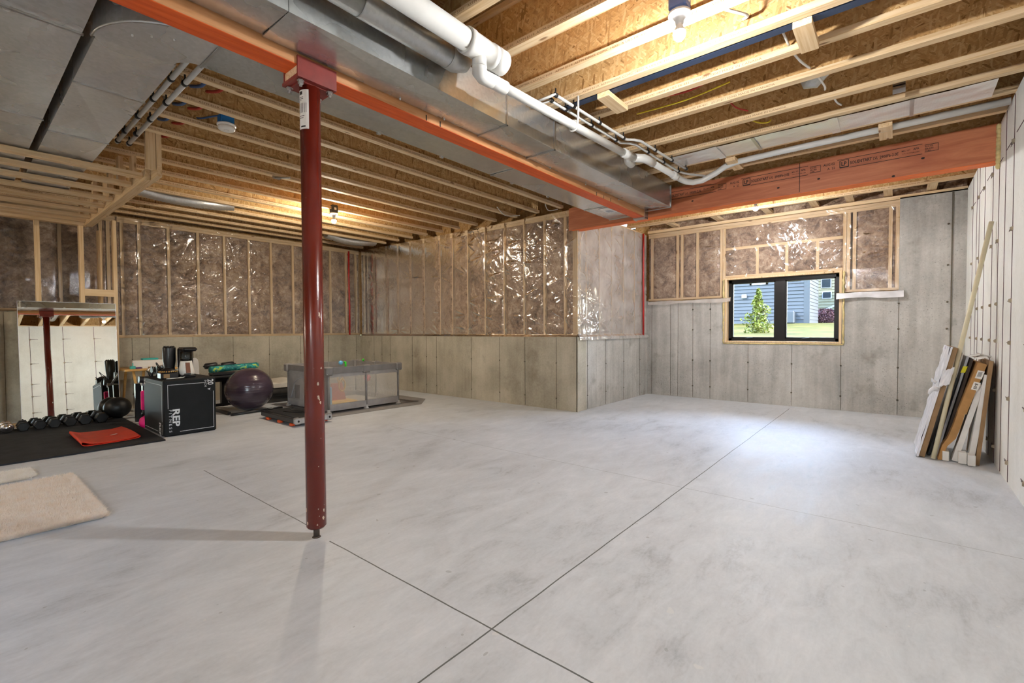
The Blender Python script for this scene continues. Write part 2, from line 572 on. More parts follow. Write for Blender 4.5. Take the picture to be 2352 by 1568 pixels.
# ------------------------------------------------------------------ geometry helpers
class MB:
    """collects shapes into one mesh (world coordinates)"""
    def __init__(s):
        s.v = []; s.f = []; s.mi = []; s.sm = []
    def add(s, vs, fs, m=0, smooth=False):
        o = len(s.v)
        s.v += [tuple(x) for x in vs]
        for f in fs:
            s.f.append(tuple(i + o for i in f)); s.mi.append(m); s.sm.append(smooth)
        return s
    def box(s, x0, x1, y0, y1, z0, z1, m=0):
        vs = [(x, y, z) for x in (x0, x1) for y in (y0, y1) for z in (z0, z1)]
        return s.add(vs, [(0, 1, 3, 2), (4, 6, 7, 5), (0, 4, 5, 1), (2, 3, 7, 6), (0, 2, 6, 4), (1, 5, 7, 3)], m)
    def bbox(s, x0, x1, y0, y1, z0, z1, b=0.01, m=0, smooth=False):
        """box with chamfered edges"""
        b = min(b, (x1 - x0) / 2.01, (y1 - y0) / 2.01, (z1 - z0) / 2.01)
        cx, cy, cz = (x0 + x1) / 2, (y0 + y1) / 2, (z0 + z1) / 2
        hx, hy, hz = (x1 - x0) / 2, (y1 - y0) / 2, (z1 - z0) / 2
        vs = []; idx = {}
        for sx in (-1, 1):
            for sy in (-1, 1):
                for sz in (-1, 1):
                    for a in range(3):
                        p = [sx * (hx - b), sy * (hy - b), sz * (hz - b)]
                        p[a] = (sx * hx, sy * hy, sz * hz)[a]
                        idx[(sx, sy, sz, a)] = len(vs)
                        vs.append((cx + p[0], cy + p[1], cz + p[2]))
        fs = []
        for a in range(3):
            o = [i for i in range(3) if i != a]
            for sg in (-1, 1):
                q = []
                for (p, r) in ((-1, -1), (1, -1), (1, 1), (-1, 1)):
                    k = [0, 0, 0]; k[a] = sg; k[o[0]] = p; k[o[1]] = r
                    q.append(idx[(*k, a)])
                fs.append(tuple(q))
        for a in range(3):
            o = [i for i in range(3) if i != a]
            for p in (-1, 1):
                for r in (-1, 1):
                    k0 = [0, 0, 0]; k0[a] = -1; k0[o[0]] = p; k0[o[1]] = r
                    k1 = list(k0); k1[a] = 1
                    fs.append((idx[(*k0, o[0])], idx[(*k1, o[0])], idx[(*k1, o[1])], idx[(*k0, o[1])]))
        for sx in (-1, 1):
            for sy in (-1, 1):
                for sz in (-1, 1):
                    fs.append(tuple(idx[(sx, sy, sz, a)] for a in range(3)))
        return s.add(vs, fs, m, smooth)
    def obox(s, c, X, Y, Z, m=0):
        """oriented box: centre + three half vectors"""
        c, X, Y, Z = Vector(c), Vector(X), Vector(Y), Vector(Z)
        vs = [c + X * a + Y * b + Z * d for a in (-1, 1) for b in (-1, 1) for d in (-1, 1)]
        return s.add(vs, [(0, 1, 3, 2), (4, 6, 7, 5), (0, 4, 5, 1), (2, 3, 7, 6), (0, 2, 6, 4), (1, 5, 7, 3)], m)
    def hexa(s, p, m=0):
        """8 corners: bottom 4 then top 4"""
        return s.add(p, [(0, 3, 2, 1), (4, 5, 6, 7), (0, 1, 5, 4), (1, 2, 6, 5), (2, 3, 7, 6), (3, 0, 4, 7)], m)
    def tube(s, pts, r, n=12, m=0, smooth=True, caps=True, closed=False):
        pts = [Vector(p) for p in pts]
        N = len(pts)
        rs = r if isinstance(r, (list, tuple)) else [r] * N
        rings = []
        ref = None
        for i, p in enumerate(pts):
            if closed:
                t = pts[(i + 1) % N] - pts[i - 1]
            else:
                t = pts[min(i + 1, N - 1)] - pts[max(i - 1, 0)]
            if t.length < 1e-9: t = Vector((0, 0, 1))
            t.normalize()
            if ref is None:
                ref = Vector((0, 0, 1)) if abs(t.z) < 0.9 else Vector((1, 0, 0))
            a = t.cross(ref)
            if a.length < 1e-4: a = t.cross(Vector((0.3, 1, 0.2)))
            a.normalize()
            b = a.cross(t).normalized()
            ref = b
            rings.append([p + (a * math.cos(2 * PI * k / n) + b * math.sin(2 * PI * k / n)) * rs[i] for k in range(n)])
        vs = [q for g in rings for q in g]
        fs = []
        for i in range(N if closed else N - 1):
            j = (i + 1) % N
            for k in range(n):
                k2 = (k + 1) % n
                fs.append((i * n + k, i * n + k2, j * n + k2, j * n + k))
        o = len(s.v)
        s.add(vs, fs, m, smooth)
        if caps and not closed:
            s.f.append(tuple(o + k for k in range(n))[::-1]); s.mi.append(m); s.sm.append(False)
            s.f.append(tuple(o + (N - 1) * n + k for k in range(n))); s.mi.append(m); s.sm.append(False)
        return s
    def lathe(s, c, prof, n=24, m=0, smooth=True, axis=(0, 0, 1)):
        """profile [(radius, height)] round an axis"""
        c = Vector(c); ax = Vector(axis).normalized()
        a = ax.cross(Vector((0, 0, 1)) if abs(ax.z) < 0.9 else Vector((1, 0, 0))).normalized()
        b = ax.cross(a)
        vs = []
        for r, h in prof:
            for k in range(n):
                an = 2 * PI * k / n
                vs.append(c + ax * h + (a * math.cos(an) + b * math.sin(an)) * r)
        fs = []
        for i in range(len(prof) - 1):
            for k in range(n):
                k2 = (k + 1) % n
                fs.append((i * n + k, i * n + k2, (i + 1) * n + k2, (i + 1) * n + k))
        return s.add(vs, fs, m, smooth)
    def sphere(s, c, r, n=24, k=14, m=0, sc=(1, 1, 1)):
        c = Vector(c)
        vs = [(c.x, c.y, c.z - r * sc[2])]
        for i in range(1, k):
            ph = -PI / 2 + PI * i / k
            for j in range(n):
                a = 2 * PI * j / n
                vs.append((c.x + r * sc[0] * math.cos(ph) * math.cos(a), c.y + r * sc[1] * math.cos(ph) * math.sin(a), c.z + r * sc[2] * math.sin(ph)))
        vs.append((c.x, c.y, c.z + r * sc[2]))
        fs = [(0, 1 + (j + 1) % n, 1 + j) for j in range(n)]
        for i in range(k - 2):
            for j in range(n):
                j2 = (j + 1) % n
                fs.append((1 + i * n + j, 1 + i * n + j2, 1 + (i + 1) * n + j2, 1 + (i + 1) * n + j))
        L = len(vs) - 1
        fs += [(L, 1 + (k - 2) * n + j, 1 + (k - 2) * n + (j + 1) % n) for j in range(n)]
        return s.add(vs, fs, m, True)
    def prism(s, poly, d, m=0, smooth=False):
        """polygon (3-D points, one plane) pushed along vector d"""
        n = len(poly); d = Vector(d)
        vs = [Vector(p) for p in poly] + [Vector(p) + d for p in poly]
        fs = [tuple(range(n))[::-1], tuple(range(n, 2 * n))]
        s.add(vs, fs, m)
        o = len(s.v) - 2 * n
        for i in range(n):
            j = (i + 1) % n
            s.f.append((o + i, o + j, o + n + j, o + n + i)); s.mi.append(m); s.sm.append(smooth)
        return s
    def grid(s, P, m=0, smooth=True):
        """P: array rows x cols x 3"""
        R, C = P.shape[:2]
        o = len(s.v)
        s.v += [tuple(x) for x in P.reshape(-1, 3).tolist()]
        for i in range(R - 1):
            for j in range(C - 1):
                a = o + i * C + j
                s.f.append((a, a + 1, a + C + 1, a + C)); s.mi.append(m); s.sm.append(smooth)
        return s
    def build(s, name, mats, parent=None, origin=None):
        mats = [mats] if isinstance(mats, str) else mats
        me = bpy.data.meshes.new(name)
        V = np.array(s.v, dtype=float)
        if parent is not None:
            off = np.array(wloc(parent))
        elif origin is not None:
            off = np.array(origin, dtype=float)
        else:
            lo, hi = V.min(0), V.max(0)
            off = np.array([(lo[0] + hi[0]) / 2, (lo[1] + hi[1]) / 2, lo[2]])
        if parent is not None:
            lo, hi = V.min(0), V.max(0)
            loc = (lo + hi) / 2
        else:
            loc = off
        me.from_pydata((V - loc).tolist(), [], s.f)
        for mn in mats:
            me.materials.append(MAT[mn])
        me.polygons.foreach_set('material_index', s.mi)
        me.polygons.foreach_set('use_smooth', s.sm)
        me.update()
        o = bpy.data.objects.new(name, me)
        COL.objects.link(o)
        if parent is not None:
            o.parent = parent
            o.location = loc - off
        else:
            o.location = loc
        return o

def wloc(o):
    p = Vector(o.location)
    q = o.parent
    while q is not None:
        p += Vector(q.location); q = q.parent
    return p

def tag(o, label, cat, group=None, kind=None):
    o['label'] = label
    o['category'] = cat
    if group: o['group'] = group
    if kind: o['kind'] = kind
    return o
def struct(o):
    o['kind'] = 'structure'
    return o
def thing(name, label, cat, loc, group=None):
    o = bpy.data.objects.new(name, None)
    o.empty_display_size = 0.1
    COL.objects.link(o)
    o.location = loc
    return tag(o, label, cat, group)
def kids(o):
    return [c for c in bpy.data.objects if c.parent == o]
def copy_tree(o, parent=None, ch=None):
    c = o.copy()
    COL.objects.link(c)
    if parent is not None: c.parent = parent
    for k in kids(o):
        copy_tree(k, c)
    return c

def text_into(mb, body, origin, ux, uy, size, stretch=1.0, m=0, thick=0.0008, align='LEFT', bold=0.0):
    """flat lettering laid out from origin along ux (reading) and uy (up), with a little thickness"""
    cu = bpy.data.curves.new('lettering', 'FONT')
    cu.body = body
    cu.size = 1
    cu.align_x = align
    cu.resolution_u = 2
    cu.offset = bold
    ob = bpy.data.objects.new('lettering', cu)
    COL.objects.link(ob)
    dg = bpy.context.evaluated_depsgraph_get()
    me = bpy.data.meshes.new_from_object(ob.evaluated_get(dg))
    ux, uy = Vector(ux).normalized(), Vector(uy).normalized()
    nn = ux.cross(uy)
    o = Vector(origin)
    vs = [o + ux * (v.co.x * size * stretch) + uy * (v.co.y * size) + nn * thick for v in me.vertices]
    mb.add(vs, [tuple(p.vertices) for p in me.polygons], m)
    w = max([v.co.x for v in me.vertices] or [0]) * size * stretch
    bpy.data.objects.remove(ob)
    bpy.data.curves.remove(cu)
    bpy.data.meshes.remove(me)
    return w

def vnoise(u, v, seed=0):
    """smooth value noise on numpy arrays, range 0..1"""
    g = np.random.default_rng(seed).random((256, 256))
    ui = np.floor(u).astype(int); vi = np.floor(v).astype(int)
    fu = u - ui; fv = v - vi
    fu = fu * fu * (3 - 2 * fu); fv = fv * fv * (3 - 2 * fv)
    a = g[ui % 256, vi % 256]; b = g[(ui + 1) % 256, vi % 256]
    c = g[ui % 256, (vi + 1) % 256]; d = g[(ui + 1) % 256, (vi + 1) % 256]
    return (a * (1 - fu) + b * fu) * (1 - fv) + (c * (1 - fu) + d * fu) * fv

# ================================================================== THE SETTING
XW, YR, YL, XM, YJ, XB = 7.83, -0.625, 8.62, 5.50, 3.385, -3.6
ZC, ZS = 2.80, 3.105          # joist underside, subfloor underside

struct(MB().box(XB - .2, 8.2, YR - .25, YL + .3, -0.12, 0).build('floor', 'floor_concrete'))
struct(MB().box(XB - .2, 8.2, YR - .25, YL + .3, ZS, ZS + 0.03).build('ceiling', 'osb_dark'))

# right wall, pale cast concrete with form seams and snap ties; an unseen patio door added to let in skylight
w = MB()
T = 0.25
for x0, x1, z0, z1 in ((-1.3, 8.08, 0, 2.80), (XB, -2.7, 0, 2.80), (-2.7, -1.3, 2.25, 2.80)):
    w.box(x0, x1, YR - T, YR, z0, z1, 0)
seams = [7.263, 6.925, 6.72, 6.328, 5.833, 5.508, 5.212, 4.88, 4.27, 3.66, 3.05, 2.44, 1.83, 1.22, .61]
for x in seams:
    w.box(x - .004, x + .004, YR - .002, YR + .003, 0.01, 2.79, 1)
for i, x in enumerate([7.05, 6.45, 5.91, 5.35, 4.91, 4.5]):
    w.box(x, x + .3, YR, YR + .0025, 2.47 + (i % 3) * .012, 2.476 + (i % 3) * .012, 1)
for x in (7.263, 6.72, 6.328, 5.833, 5.508, 4.88, 4.27, 3.66, 3.05, 2.44, 1.83, 1.22, .61):
    for z in (0.15, 0.615, 1.02, 1.325, 1.84, 2.46):
        xx = float(x) - .012
        w.add([(xx - .002, YR, z - .014), (xx - .002, YR, z + .014), (xx - .002, YR + .018, z + .009), (xx - .002, YR + .018, z - .009),
               (xx + .034, YR, z - .017), (xx + .034, YR, z + .017), (xx + .028, YR + .014, z + .010), (xx + .028, YR + .014, z - .010)],
              [(0, 1, 2, 3), (4, 7, 6, 5), (0, 4, 5, 1), (3, 2, 6, 7), (1, 5, 6, 2), (0, 3, 7, 4)], 2)
        w.box(xx + .02, xx + .10, YR + .003, YR + .008, z - .0035, z + .0035, 3)
        w.box(xx + .03, xx + .16, YR, YR + .002, z - .0025, z + .0025, 1)
struct(w.build('wall_right', ['wall_white', 'seam_purple', 'tie_brown', 'tie_steel']))
d = MB()
for x0, x1 in ((-2.70, -2.63), (-2.04, -1.96), (-1.37, -1.30)):
    d.box(x0, x1, YR - .18, YR - .08, 0.03, 2.25)
d.box(-2.7, -1.3, YR - .18, YR - .08, 0, 0.06); d.box(-2.7, -1.3, YR - .18, YR - .08, 2.18, 2.25)
pd = struct(d.build('added_door', 'window_black'))
struct(MB().box(-2.65, -1.35, YR - .135, YR - .128, 0.06, 2.19).build('glass_pane', 'glass', pd))

# window wall
WY0, WY1, WZ0, WZ1 = 0.60, 2.11, 0.92, 1.92
w = MB()
w.box(XW, XW + T, YR - T, -0.0, 0, 2.80, 0)
w.box(XW, XW + T, 0.0, WY0, 0, 1.62, 0)
w.box(XW, XW + T, WY1, YJ + .2, 0, 1.62, 0)
w.box(XW, XW + T, WY0, WY1, 0, WZ0, 0)
for y, z1 in ((3.305, 1.6), (2.975, 1.6), (2.849, 1.6), (2.604, 1.6), (2.328, 1.6), (1.77, .9), (1.19, .9), (0.603, .9), (-0.002, 1.6)):
    w.box(XW - .003, XW, y - .0025, y + .0025, 0.01, z1, 1)
w.box(XW - .008, XW, -0.50, -0.488, 0.01, 2.78, 1)
for y in (2.604, 2.328, 1.77, 1.19, 0.603, -0.002, -0.46):
    for z in (0.2, 0.62, 1.12, 1.45, 1.9, 2.4):
        if z > 0.9 and 0.55 < y < 2.2: continue
        if z > 1.5 and y > -0.3: continue
        w.lathe((XW, y, z), [(0.010, 0), (0.012, .006), (0.007, .014), (0.0, .017)], 8, 1, True, (-1, 0, 0))
struct(w.build('wall_window', ['wall_concrete', 'seam_dark']))

# jog wall and middle wall
w = MB()
w.box(XM + .02, XW + T, YJ, YJ + .25, 0, 1.03, 0)
for x in (5.776, 6.314, 6.908, 7.514):
    w.box(x - .0025, x + .0025, YJ - .003, YJ, .01, 1.02, 1)
    for z in (0.2, 0.62): w.lathe((x, YJ, z), [(0.008, 0), (0.010, .006), (0.0, .013)], 8, 1, True, (0, -1, 0))
struct(w.build('wall_jog', ['wall_concrete', 'seam_dark']))
w = MB()
w.box(XM, XM + .25, YJ - .002, YL + .25, 0, 1.03, 0)
for y in (8.141, 7.875, 7.605, 6.926, 6.531, 6.262, 5.405, 4.788, 4.289, 3.726):
    w.box(XM - .003, XM, y - .0025, y + .0025, .01, 1.02, 1)
    for z in (0.16, 0.66): w.lathe((XM, y, z), [(0.008, 0), (0.010, .006), (0.0, .013)], 8, 1, True, (-1, 0, 0))
w.box(XM, XM + .012, YJ - .012, YJ + .01, 0, 1.03, 0)
struct(w.build('wall_middle', ['wall_concrete_brown', 'seam_dark']))

# left wall: low ledge on the right, higher step on the left
w = MB()
w.box(0.95, XM, YL, YL + .25, 0, 1.045, 0)
w.box(XB, 0.95, YL, YL + .25, 0, 1.40, 0)
for x in (1.736, 1.942, 2.501, 3.08, 3.665, 4.231, 4.786, 5.398):
    w.box(x - .0025, x + .0025, YL - .003, YL, .01, 1.04, 1)
    for z in (0.22, 0.72): w.lathe((x, YL, z), [(0.008, 0), (0.010, .006), (0.0, .013)], 8, 1, True, (0, -1, 0))
for x in (.47, -.1, -.7): w.box(x - .0025, x + .0025, YL - .003, YL, .01, 1.39, 1)
struct(w.build('wall_left', ['wall_concrete_brown', 'seam_dark']))
struct(MB().box(XB - .2, XB, YR - T, YL + .25, 0, ZS).build('wall_back', 'wall_concrete'))

# ================================================================== INSULATED STUD WALLS
def frame_P(O, u, n):
    O, u, n = Vector(O), Vector(u), Vector(n)
    return lambda a, z, d=0.0: O + u * a + n * d + Vector((0, 0, z))

def insulated(label, O, u, n, a0, a1, z0, z1, studs, extra=(), poly='poly_clear', amp=1.0, regions=((-99, 99),), studw=0.038,
              sheet=None, res=0.013, seed=1, batts=True, plate=True, hole=None):
    """studs on a ledge with batts between them and a clear sheet stapled over the front.
    a runs along u; n points into the room; the sheet lies on the stud faces"""
    P = frame_P(O, u, n)
    uv, nv = Vector(u), Vector(n)
    root = thing('stud_wall', label, 'insulated wall', P((a0 + a1) / 2, z0, -.05))
    axu = 0 if abs(uv.x) > .5 else 1
    pm = 'pine_x' if axu == 0 else 'pine_y'
    def bar(name, aa, ab, za, zb, d0, d1, mat, parent=root):
        return MB().obox((P((aa + ab) / 2, (za + zb) / 2, (d0 + d1) / 2)), uv * ((ab - aa) / 2), nv * ((d1 - d0) / 2), Vector((0, 0, (zb - za) / 2))).build(name, mat, parent)
    D = -.09
    if plate:
        for pa, pb_ in (((a0, hole[0]), (hole[1], a1)) if hole else ((a0, a1),)):
            bar('bottom_plate', pa, pb_, z0, z0 + .038, D, 0, pm)
        bar('top_plate', a0, a1, z1 - .038, z1, D, 0, pm)
        bar('top_plate', a0, a1, z1 - .078, z1 - .04, D, 0, pm)
    zz0, zz1 = z0 + .038, z1 - .078
    ss = sorted(studs)
    for a in ss:
        bar('stud', a - studw / 2, a + studw / 2, zz0, zz1, D, 0, 'pine_z')
    for (aa, ab, za, zb, up_) in extra:
        bar('stud' if up_ else 'header_board', aa, ab, za, zb, D, 0, 'pine_z' if up_ else pm)
    # batts
    if batts:
        edges = [a0 - studw / 2] + ss + [a1 + studw / 2]
        for k in range(len(edges) - 1):
            b0, b1 = edges[k] + studw / 2, edges[k + 1] - studw / 2
            zz0 = hole[2] if hole and b0 < (hole[0] + hole[1]) / 2 < b1 else z0 + .038
            if b1 - b0 < .03: continue
            na = max(4, int((b1 - b0) / .028)); nz = int((zz1 - zz0) / .028)
            A, Z = np.meshgrid(np.linspace(b0, b1, na), np.linspace(zz0, zz1, nz))
            e = np.minimum(np.minimum((A - b0), (b1 - A)), np.minimum(Z - zz0, zz1 - Z)) / .05
            e = np.clip(e, 0, 1)
            h = -.03 + .022 * np.sqrt(e) + .016 * (vnoise(A * 9 + 40, Z * 7 + k, seed + k) - .5) * e + .01 * (vnoise(A * 24, Z * 22, seed + 9) - .5) * e
            G = np.array(P(0, 0, 0))[None, None, :] + A[..., None] * np.array(uv) + h[..., None] * np.array(nv) + Z[..., None] * np.array((0, 0, 1.0))
            MB().grid(G).build('insulation_batt', 'fiberglass', root)
    # sheet
    s0, s1, sz0, sz1 = sheet or (a0 - .02, a1 + .02, z0, z1)
    na = int((s1 - s0) / res); nz = int((sz1 - sz0) / res)
    A, Z = np.meshgrid(np.linspace(s0, s1, na), np.linspace(sz0, sz1, nz))
    h = np.full_like(A, .0035)
    sa = np.array(ss)
    dist = np.min(np.abs(A[..., None] - sa), axis=-1) if len(ss) else np.ones_like(A)
    free = np.clip(dist / .05, 0, 1)
    reg = np.zeros_like(A)
    for r0_, r1_ in regions:
        reg = np.maximum(reg, np.clip((A - r0_) / .15, 0, 1) * np.clip((r1_ - A) / .15, 0, 1))
    reg = .18 + .82 * reg
    R = np.random.default_rng(seed + 77)
    h += free * .006
    # large sags and small crinkles
    warp = vnoise(A * 3, Z * 3, seed + 2) * 2.2
    diag = np.abs(vnoise((A + Z * .35) * 7 + warp * 2, (Z - A * .4) * 2.4, seed + 3) - .5)
    h += amp * reg * free * (.0018 * np.clip(.32 - diag, 0, .32) / .32)
    diag2 = np.abs(vnoise((A - Z * .8) * 12 + warp, (Z + A * .5) * 5, seed + 4) - .5)
    h += amp * reg * free * (.0022 * np.clip(.25 - diag2, 0, .25) / .25)
    cr1 = np.abs(vnoise((A + Z * .5 * np.sign(vnoise(A * 2, Z * 2, seed + 6) - .5)) * 22 + warp * 2, (Z - A * .3) * 11, seed + 5) - .5)
    h += amp * (.25 + .75 * reg) * np.clip(free + .25, 0, 1) * .0018 * np.clip(.3 - cr1, 0, .3) / .3
    # straight folds fanning out from the staples along each stud
    du_ = (s1 - s0) / max(na - 1, 1); dz_ = (sz1 - sz0) / max(nz - 1, 1)
    for a in ss:
        z = sz0 + R.random() * .15
        while z < sz1:
            rg_ = float(np.interp(a, [s0, s1], [0, 1])); inreg = any(q0 <= a <= q1 for q0, q1 in regions)
            if inreg or R.random() < .25:
                for side_ in (-1, 1):
                    if R.random() < .3: continue
                    base_ = R.uniform(-.5, .5)
                    for _ in range(R.integers(4, 9)):
                        th = base_ + R.normal(0, .42)
                        dx_, dz2 = side_ * math.cos(th), math.sin(th)
                        L = R.uniform(.12, .38)
                        A_ = R.uniform(.0022, .0065) * amp * (1 if inreg else .5)
                        i0 = max(0, int((z - L - sz0) / dz_)); i1 = min(nz, int((z + L - sz0) / dz_) + 1)
                        j0 = max(0, int((a - L - s0) / du_)); j1 = min(na, int((a + L - s0) / du_) + 1)
                        if i1 <= i0 or j1 <= j0: continue
                        rx = A[i0:i1, j0:j1] - a; rz = Z[i0:i1, j0:j1] - z
                        tt = (rx * dx_ + rz * dz2); pp_ = -rx * dz2 + rz * dx_
                        pp_ = pp_ + .10 * (tt ** 2) * R.normal(0, 1.5)
                        sg = .0065 + .05 * np.clip(tt, 0, 1)
                        f = np.exp(-(pp_ / sg) ** 2) * np.clip(tt / .03, 0, 1) * np.clip((L - tt) / (.5 * L), 0, 1)
                        h[i0:i1, j0:j1] += A_ * f * np.clip(tt / .1, .3, 1.6)
            z += .13 + .2 * R.random()
    low = np.clip((z0 + .03 - Z) / .03, 0, 1)
    h += low * 0.03 * (1 + .5 * vnoise(A * 9, Z * 5, seed + 8))
    G = np.array(P(0, 0, 0))[None, None, :] + A[..., None] * np.array(uv) + h[..., None] * np.array(nv) + Z[..., None] * np.array((0, 0, 1.0))
    MB().grid(G).build('vapor_barrier', poly, root)
    return root

# left wall run (stud faces at y = YL - 0.02)
sx = [1.65, 1.85, 2.21, 2.60, 2.98, 3.36, 3.73, 4.12, 4.45, 4.86, 5.20, 5.42]
insulated('long insulated stud wall under shiny clear sheeting, behind the gym equipment', (0, YL + .02, 0), (1, 0, 0), (0, -1, 0), 1.60, XM - .01, 1.045, 2.78,
          sx, amp=2.0, regions=((1.6, 3.75), (4.4, 4.7)), seed=11, res=.0095)
insulated('dark insulated stud wall above the high ledge, behind the leaning mirror', (0, YL + .03, 0), (1, 0, 0), (0, -1, 0), XB + .1, 1.58, 1.40, 2.78,
          [-3.2, -2.8, -2.4, -2.0, -1.6, -1.2, -.8, -.4, 0, .4, 1.0, 1.42, 1.50], amp=.7, regions=((.3, .95),), seed=23, res=.016)
# middle wall run
sy = [8.40, 8.12, 7.71, 7.35, 6.97, 6.59, 6.17, 5.86, 5.50, 5.11, 4.71, 4.32, 3.95, 3.60]
insulated('insulated stud wall under clear sheeting, above the low ledge right of the red post', (XM + .03, 0, 0), (0, 1, 0), (-1, 0, 0), 3.47, YL - .06, 1.03, 2.78,
          sy, extra=((3.40, 3.465, 1.068, 2.49, True),), amp=1.25, regions=((3.4, 5.5), (6.2, 6.45)), seed=35, res=.010, sheet=(3.37, YL - .03, 1.03, 2.78))
# jog wall run (milky)
sj = [5.62, 5.78, 6.16, 6.55, 6.95, 7.35, 7.66]
insulated('stud wall under cloudy plastic sheeting on the short return wall', (0, YJ + .02, 0), (1, 0, 0), (0, -1, 0), XM + .04, XW - .06, 1.03, 2.78,
          sj, poly='poly_milky', amp=1.3, regions=((5.4, 6.6),), seed=47, sheet=(XM + .03, XW - .03, 0.985, 2.76))
# window wall run
P0 = (XW + .03, 0, 0)
insulated('insulated stud wall framed around the basement window', P0, (0, 1, 0), (-1, 0, 0), 0.0, 3.38, 1.62, 2.78,
          [0.02, 0.09, 0.47, 0.535, 0.578, 2.132, 2.175, 2.546, 2.80, 2.875, 3.32],
          extra=((0.60, 2.112, 2.36, 2.40, False), (0.60, 2.112, 1.925, 1.965, False), (0.87, .908, 1.965, 2.36, True), (1.25, 1.288, 1.965, 2.36, True), (1.64, 1.678, 1.965, 2.36, True),),
          amp=1.8, regions=((-.1, 2.3),), seed=59, res=.010, sheet=(-.02, 3.36, 1.93, 2.78), hole=(.595, 2.115, 1.965))
# lower flanks of the sheet beside the window
def flank(a0, a1, z0, z1, seed, out):
    A, Z = np.meshgrid(np.linspace(a0, a1, int((a1 - a0) / .013)), np.linspace(z0, z1, int((z1 - z0) / .013)))
    low = np.clip((1.64 - Z) / .03, 0, 1) * out
    h = .004 + .008 * vnoise(A * 9, Z * 6, seed) + low * (.036 + .02 * vnoise(A * 7, Z * 9, seed + 1) + .3 * (1.64 - Z))
    Z = Z - out * np.clip((1.62 - Z) / .06, 0, 1) * .022 * vnoise(A * 6, A * 0, seed + 3)
    G = np.array(P0)[None, None, :] + A[..., None] * np.array((0, 1.0, 0)) - h[..., None] * np.array((1.0, 0, 0)) + Z[..., None] * np.array((0, 0, 1.0))
    return MB().grid(G)
ww = [o for o in COL.objects if o.name.startswith('stud_wall')][-1]
flank(-.02, .585, 1.61, 1.93, 5, 0).build('vapor_barrier_flap', 'poly_clear', ww)
flank(2.125, 3.36, 1.61, 1.93, 8, 0).build('vapor_barrier_flap', 'poly_clear', ww)
flank(-.05, .66, 1.545, 1.625, 6, 1).build('vapor_barrier_flap', 'poly_wrap', ww)
flank(2.02, 3.36, 1.565, 1.625, 9, 1).build('vapor_barrier_flap', 'poly_milky', ww)

sh_ = MB()
sh_.box(XB, 0.95, YL + .15, YL + .19, 1.40, 2.80); sh_.box(.95, XM + .25, YL + .15, YL + .19, 1.045, 2.80)
sh_.box(XM + .16, XM + .20, YJ + .15, YL + .15, 1.03, 2.80)
sh_.box(XM + .16, XW + .2, YJ + .15, YJ + .19, 1.03, 2.80)
sh_.box(XW + .16, XW + .2, -.02, WY0, 1.62, 2.80); sh_.box(XW + .16, XW + .2, WY1, YJ + .15, 1.62, 2.80); sh_.box(XW + .16, XW + .2, WY0, WY1, WZ1, 2.80)
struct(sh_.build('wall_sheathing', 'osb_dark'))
struct(MB().box(XM - .0 + .03, XM + .16, YJ + .02, YJ + .085, 1.03, 2.49).build('trim_4', 'pine_z'))

# red sealing beads
def bead(pts, label):
    tag(MB().tube(pts, 0.017, 8).build('sealant_strip', 'tape_red'), label, 'sealant strip', 'red vertical sealing strips')
bead([(5.245, YL - .012, 1.05), (5.25, YL - .010, 1.6), (5.24, YL - .012, 2.2), (5.245, YL - .01, 2.74)], 'red vertical sealing strip near the far left corner')
bead([(XW - .20, YJ - .012, 1.03), (XW - .19, YJ - .008, 1.5), (XW - .205, YJ - .012, 2.1), (XW - .195, YJ - .01, 2.5), (XW - .21, YJ - .014, 2.76)], 'red vertical sealing strip in the corner by the window wall')

# sill plates on the right-hand concrete
struct(MB().box(0.0, 8.0, YR - T, YR - .05, 2.80, 2.838).build('trim_1', 'pine_x'))
struct(MB().box(XW, XW + .2, YR, YJ, 2.785, 2.83).build('trim_2', 'pine_y'))
# rim boards closing the joist bays (dark OSB) above the walls
r_ = MB()
r_.box(XB, 8.1, YR - .26, YR - .20, 2.80, ZS)
r_.box(XW + .16, XW + .2, YR - .25, YJ + .3, 2.80, ZS)
r_.box(XM + .2, XM + .24, YJ + .05, YL + .3, 2.78, ZS)
r_.box(XB, XM + .3, YL + .14, YL + .18, 2.78, ZS)
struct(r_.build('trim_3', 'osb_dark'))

# ================================================================== WINDOW
win = struct(MB().box(XW - .01, XW + .24, WY0, WY1, WZ0, WZ0 + .022).box(XW - .01, XW + .24, WY0, WY1, WZ1 - .022, WZ1).box(XW - .01, XW + .24, WY0, WY0 + .03, WZ0 + .022, WZ1 - .022)
             .box(XW - .01, XW + .24, WY1 - .03, WY1, WZ0 + .022, WZ1 - .022).build('window_1', 'pine_z'))
fr = MB()
x0, x1 = XW + .10, XW + .17
ya, yb, za, zb = .632, 2.078, .944, 1.896
fr.box(x0, x1, ya, ya + .045, za, zb); fr.box(x0, x1, yb - .045, yb, za, zb)
fr.box(x0, x1, ya, yb, za, za + .04); fr.box(x0, x1, ya, yb, zb - .045, zb)
fr.box(x0 - .005, x1, 1.295, 1.425, za, zb)
struct(fr.build('window_frame', 'window_black', win))
for a, b in ((ya + .045, 1.295), (1.425, yb - .045)):
    s = MB()
    s.box(x0 + .012, x1 - .01, a, a + .018, za + .04, zb - .045); s.box(x0 + .012, x1 - .01, b - .018, b, za + .04, zb - .045)
    s.box(x0 + .012, x1 - .01, a, b, za + .04, za + .058); s.box(x0 + .012, x1 - .01, a, b, zb - .063, zb - .045)
    sh = struct(s.build('window_sash', 'window_black', win))
    struct(MB().box(x0 + .035, x0 + .041, a + .01, b - .01, za + .05, zb - .055).build('glass_pane', 'glass', win))
    c_ = (a + b) / 2 + .1
    struct(MB().tube([(x0 - .004, c_, za + .035), (x0 - .018, c_ - .02, za + .04), (x0 - .022, c_ - .10, za + .052)], .006, 8).build('window_crank', 'plastic_black', win))
f = MB()
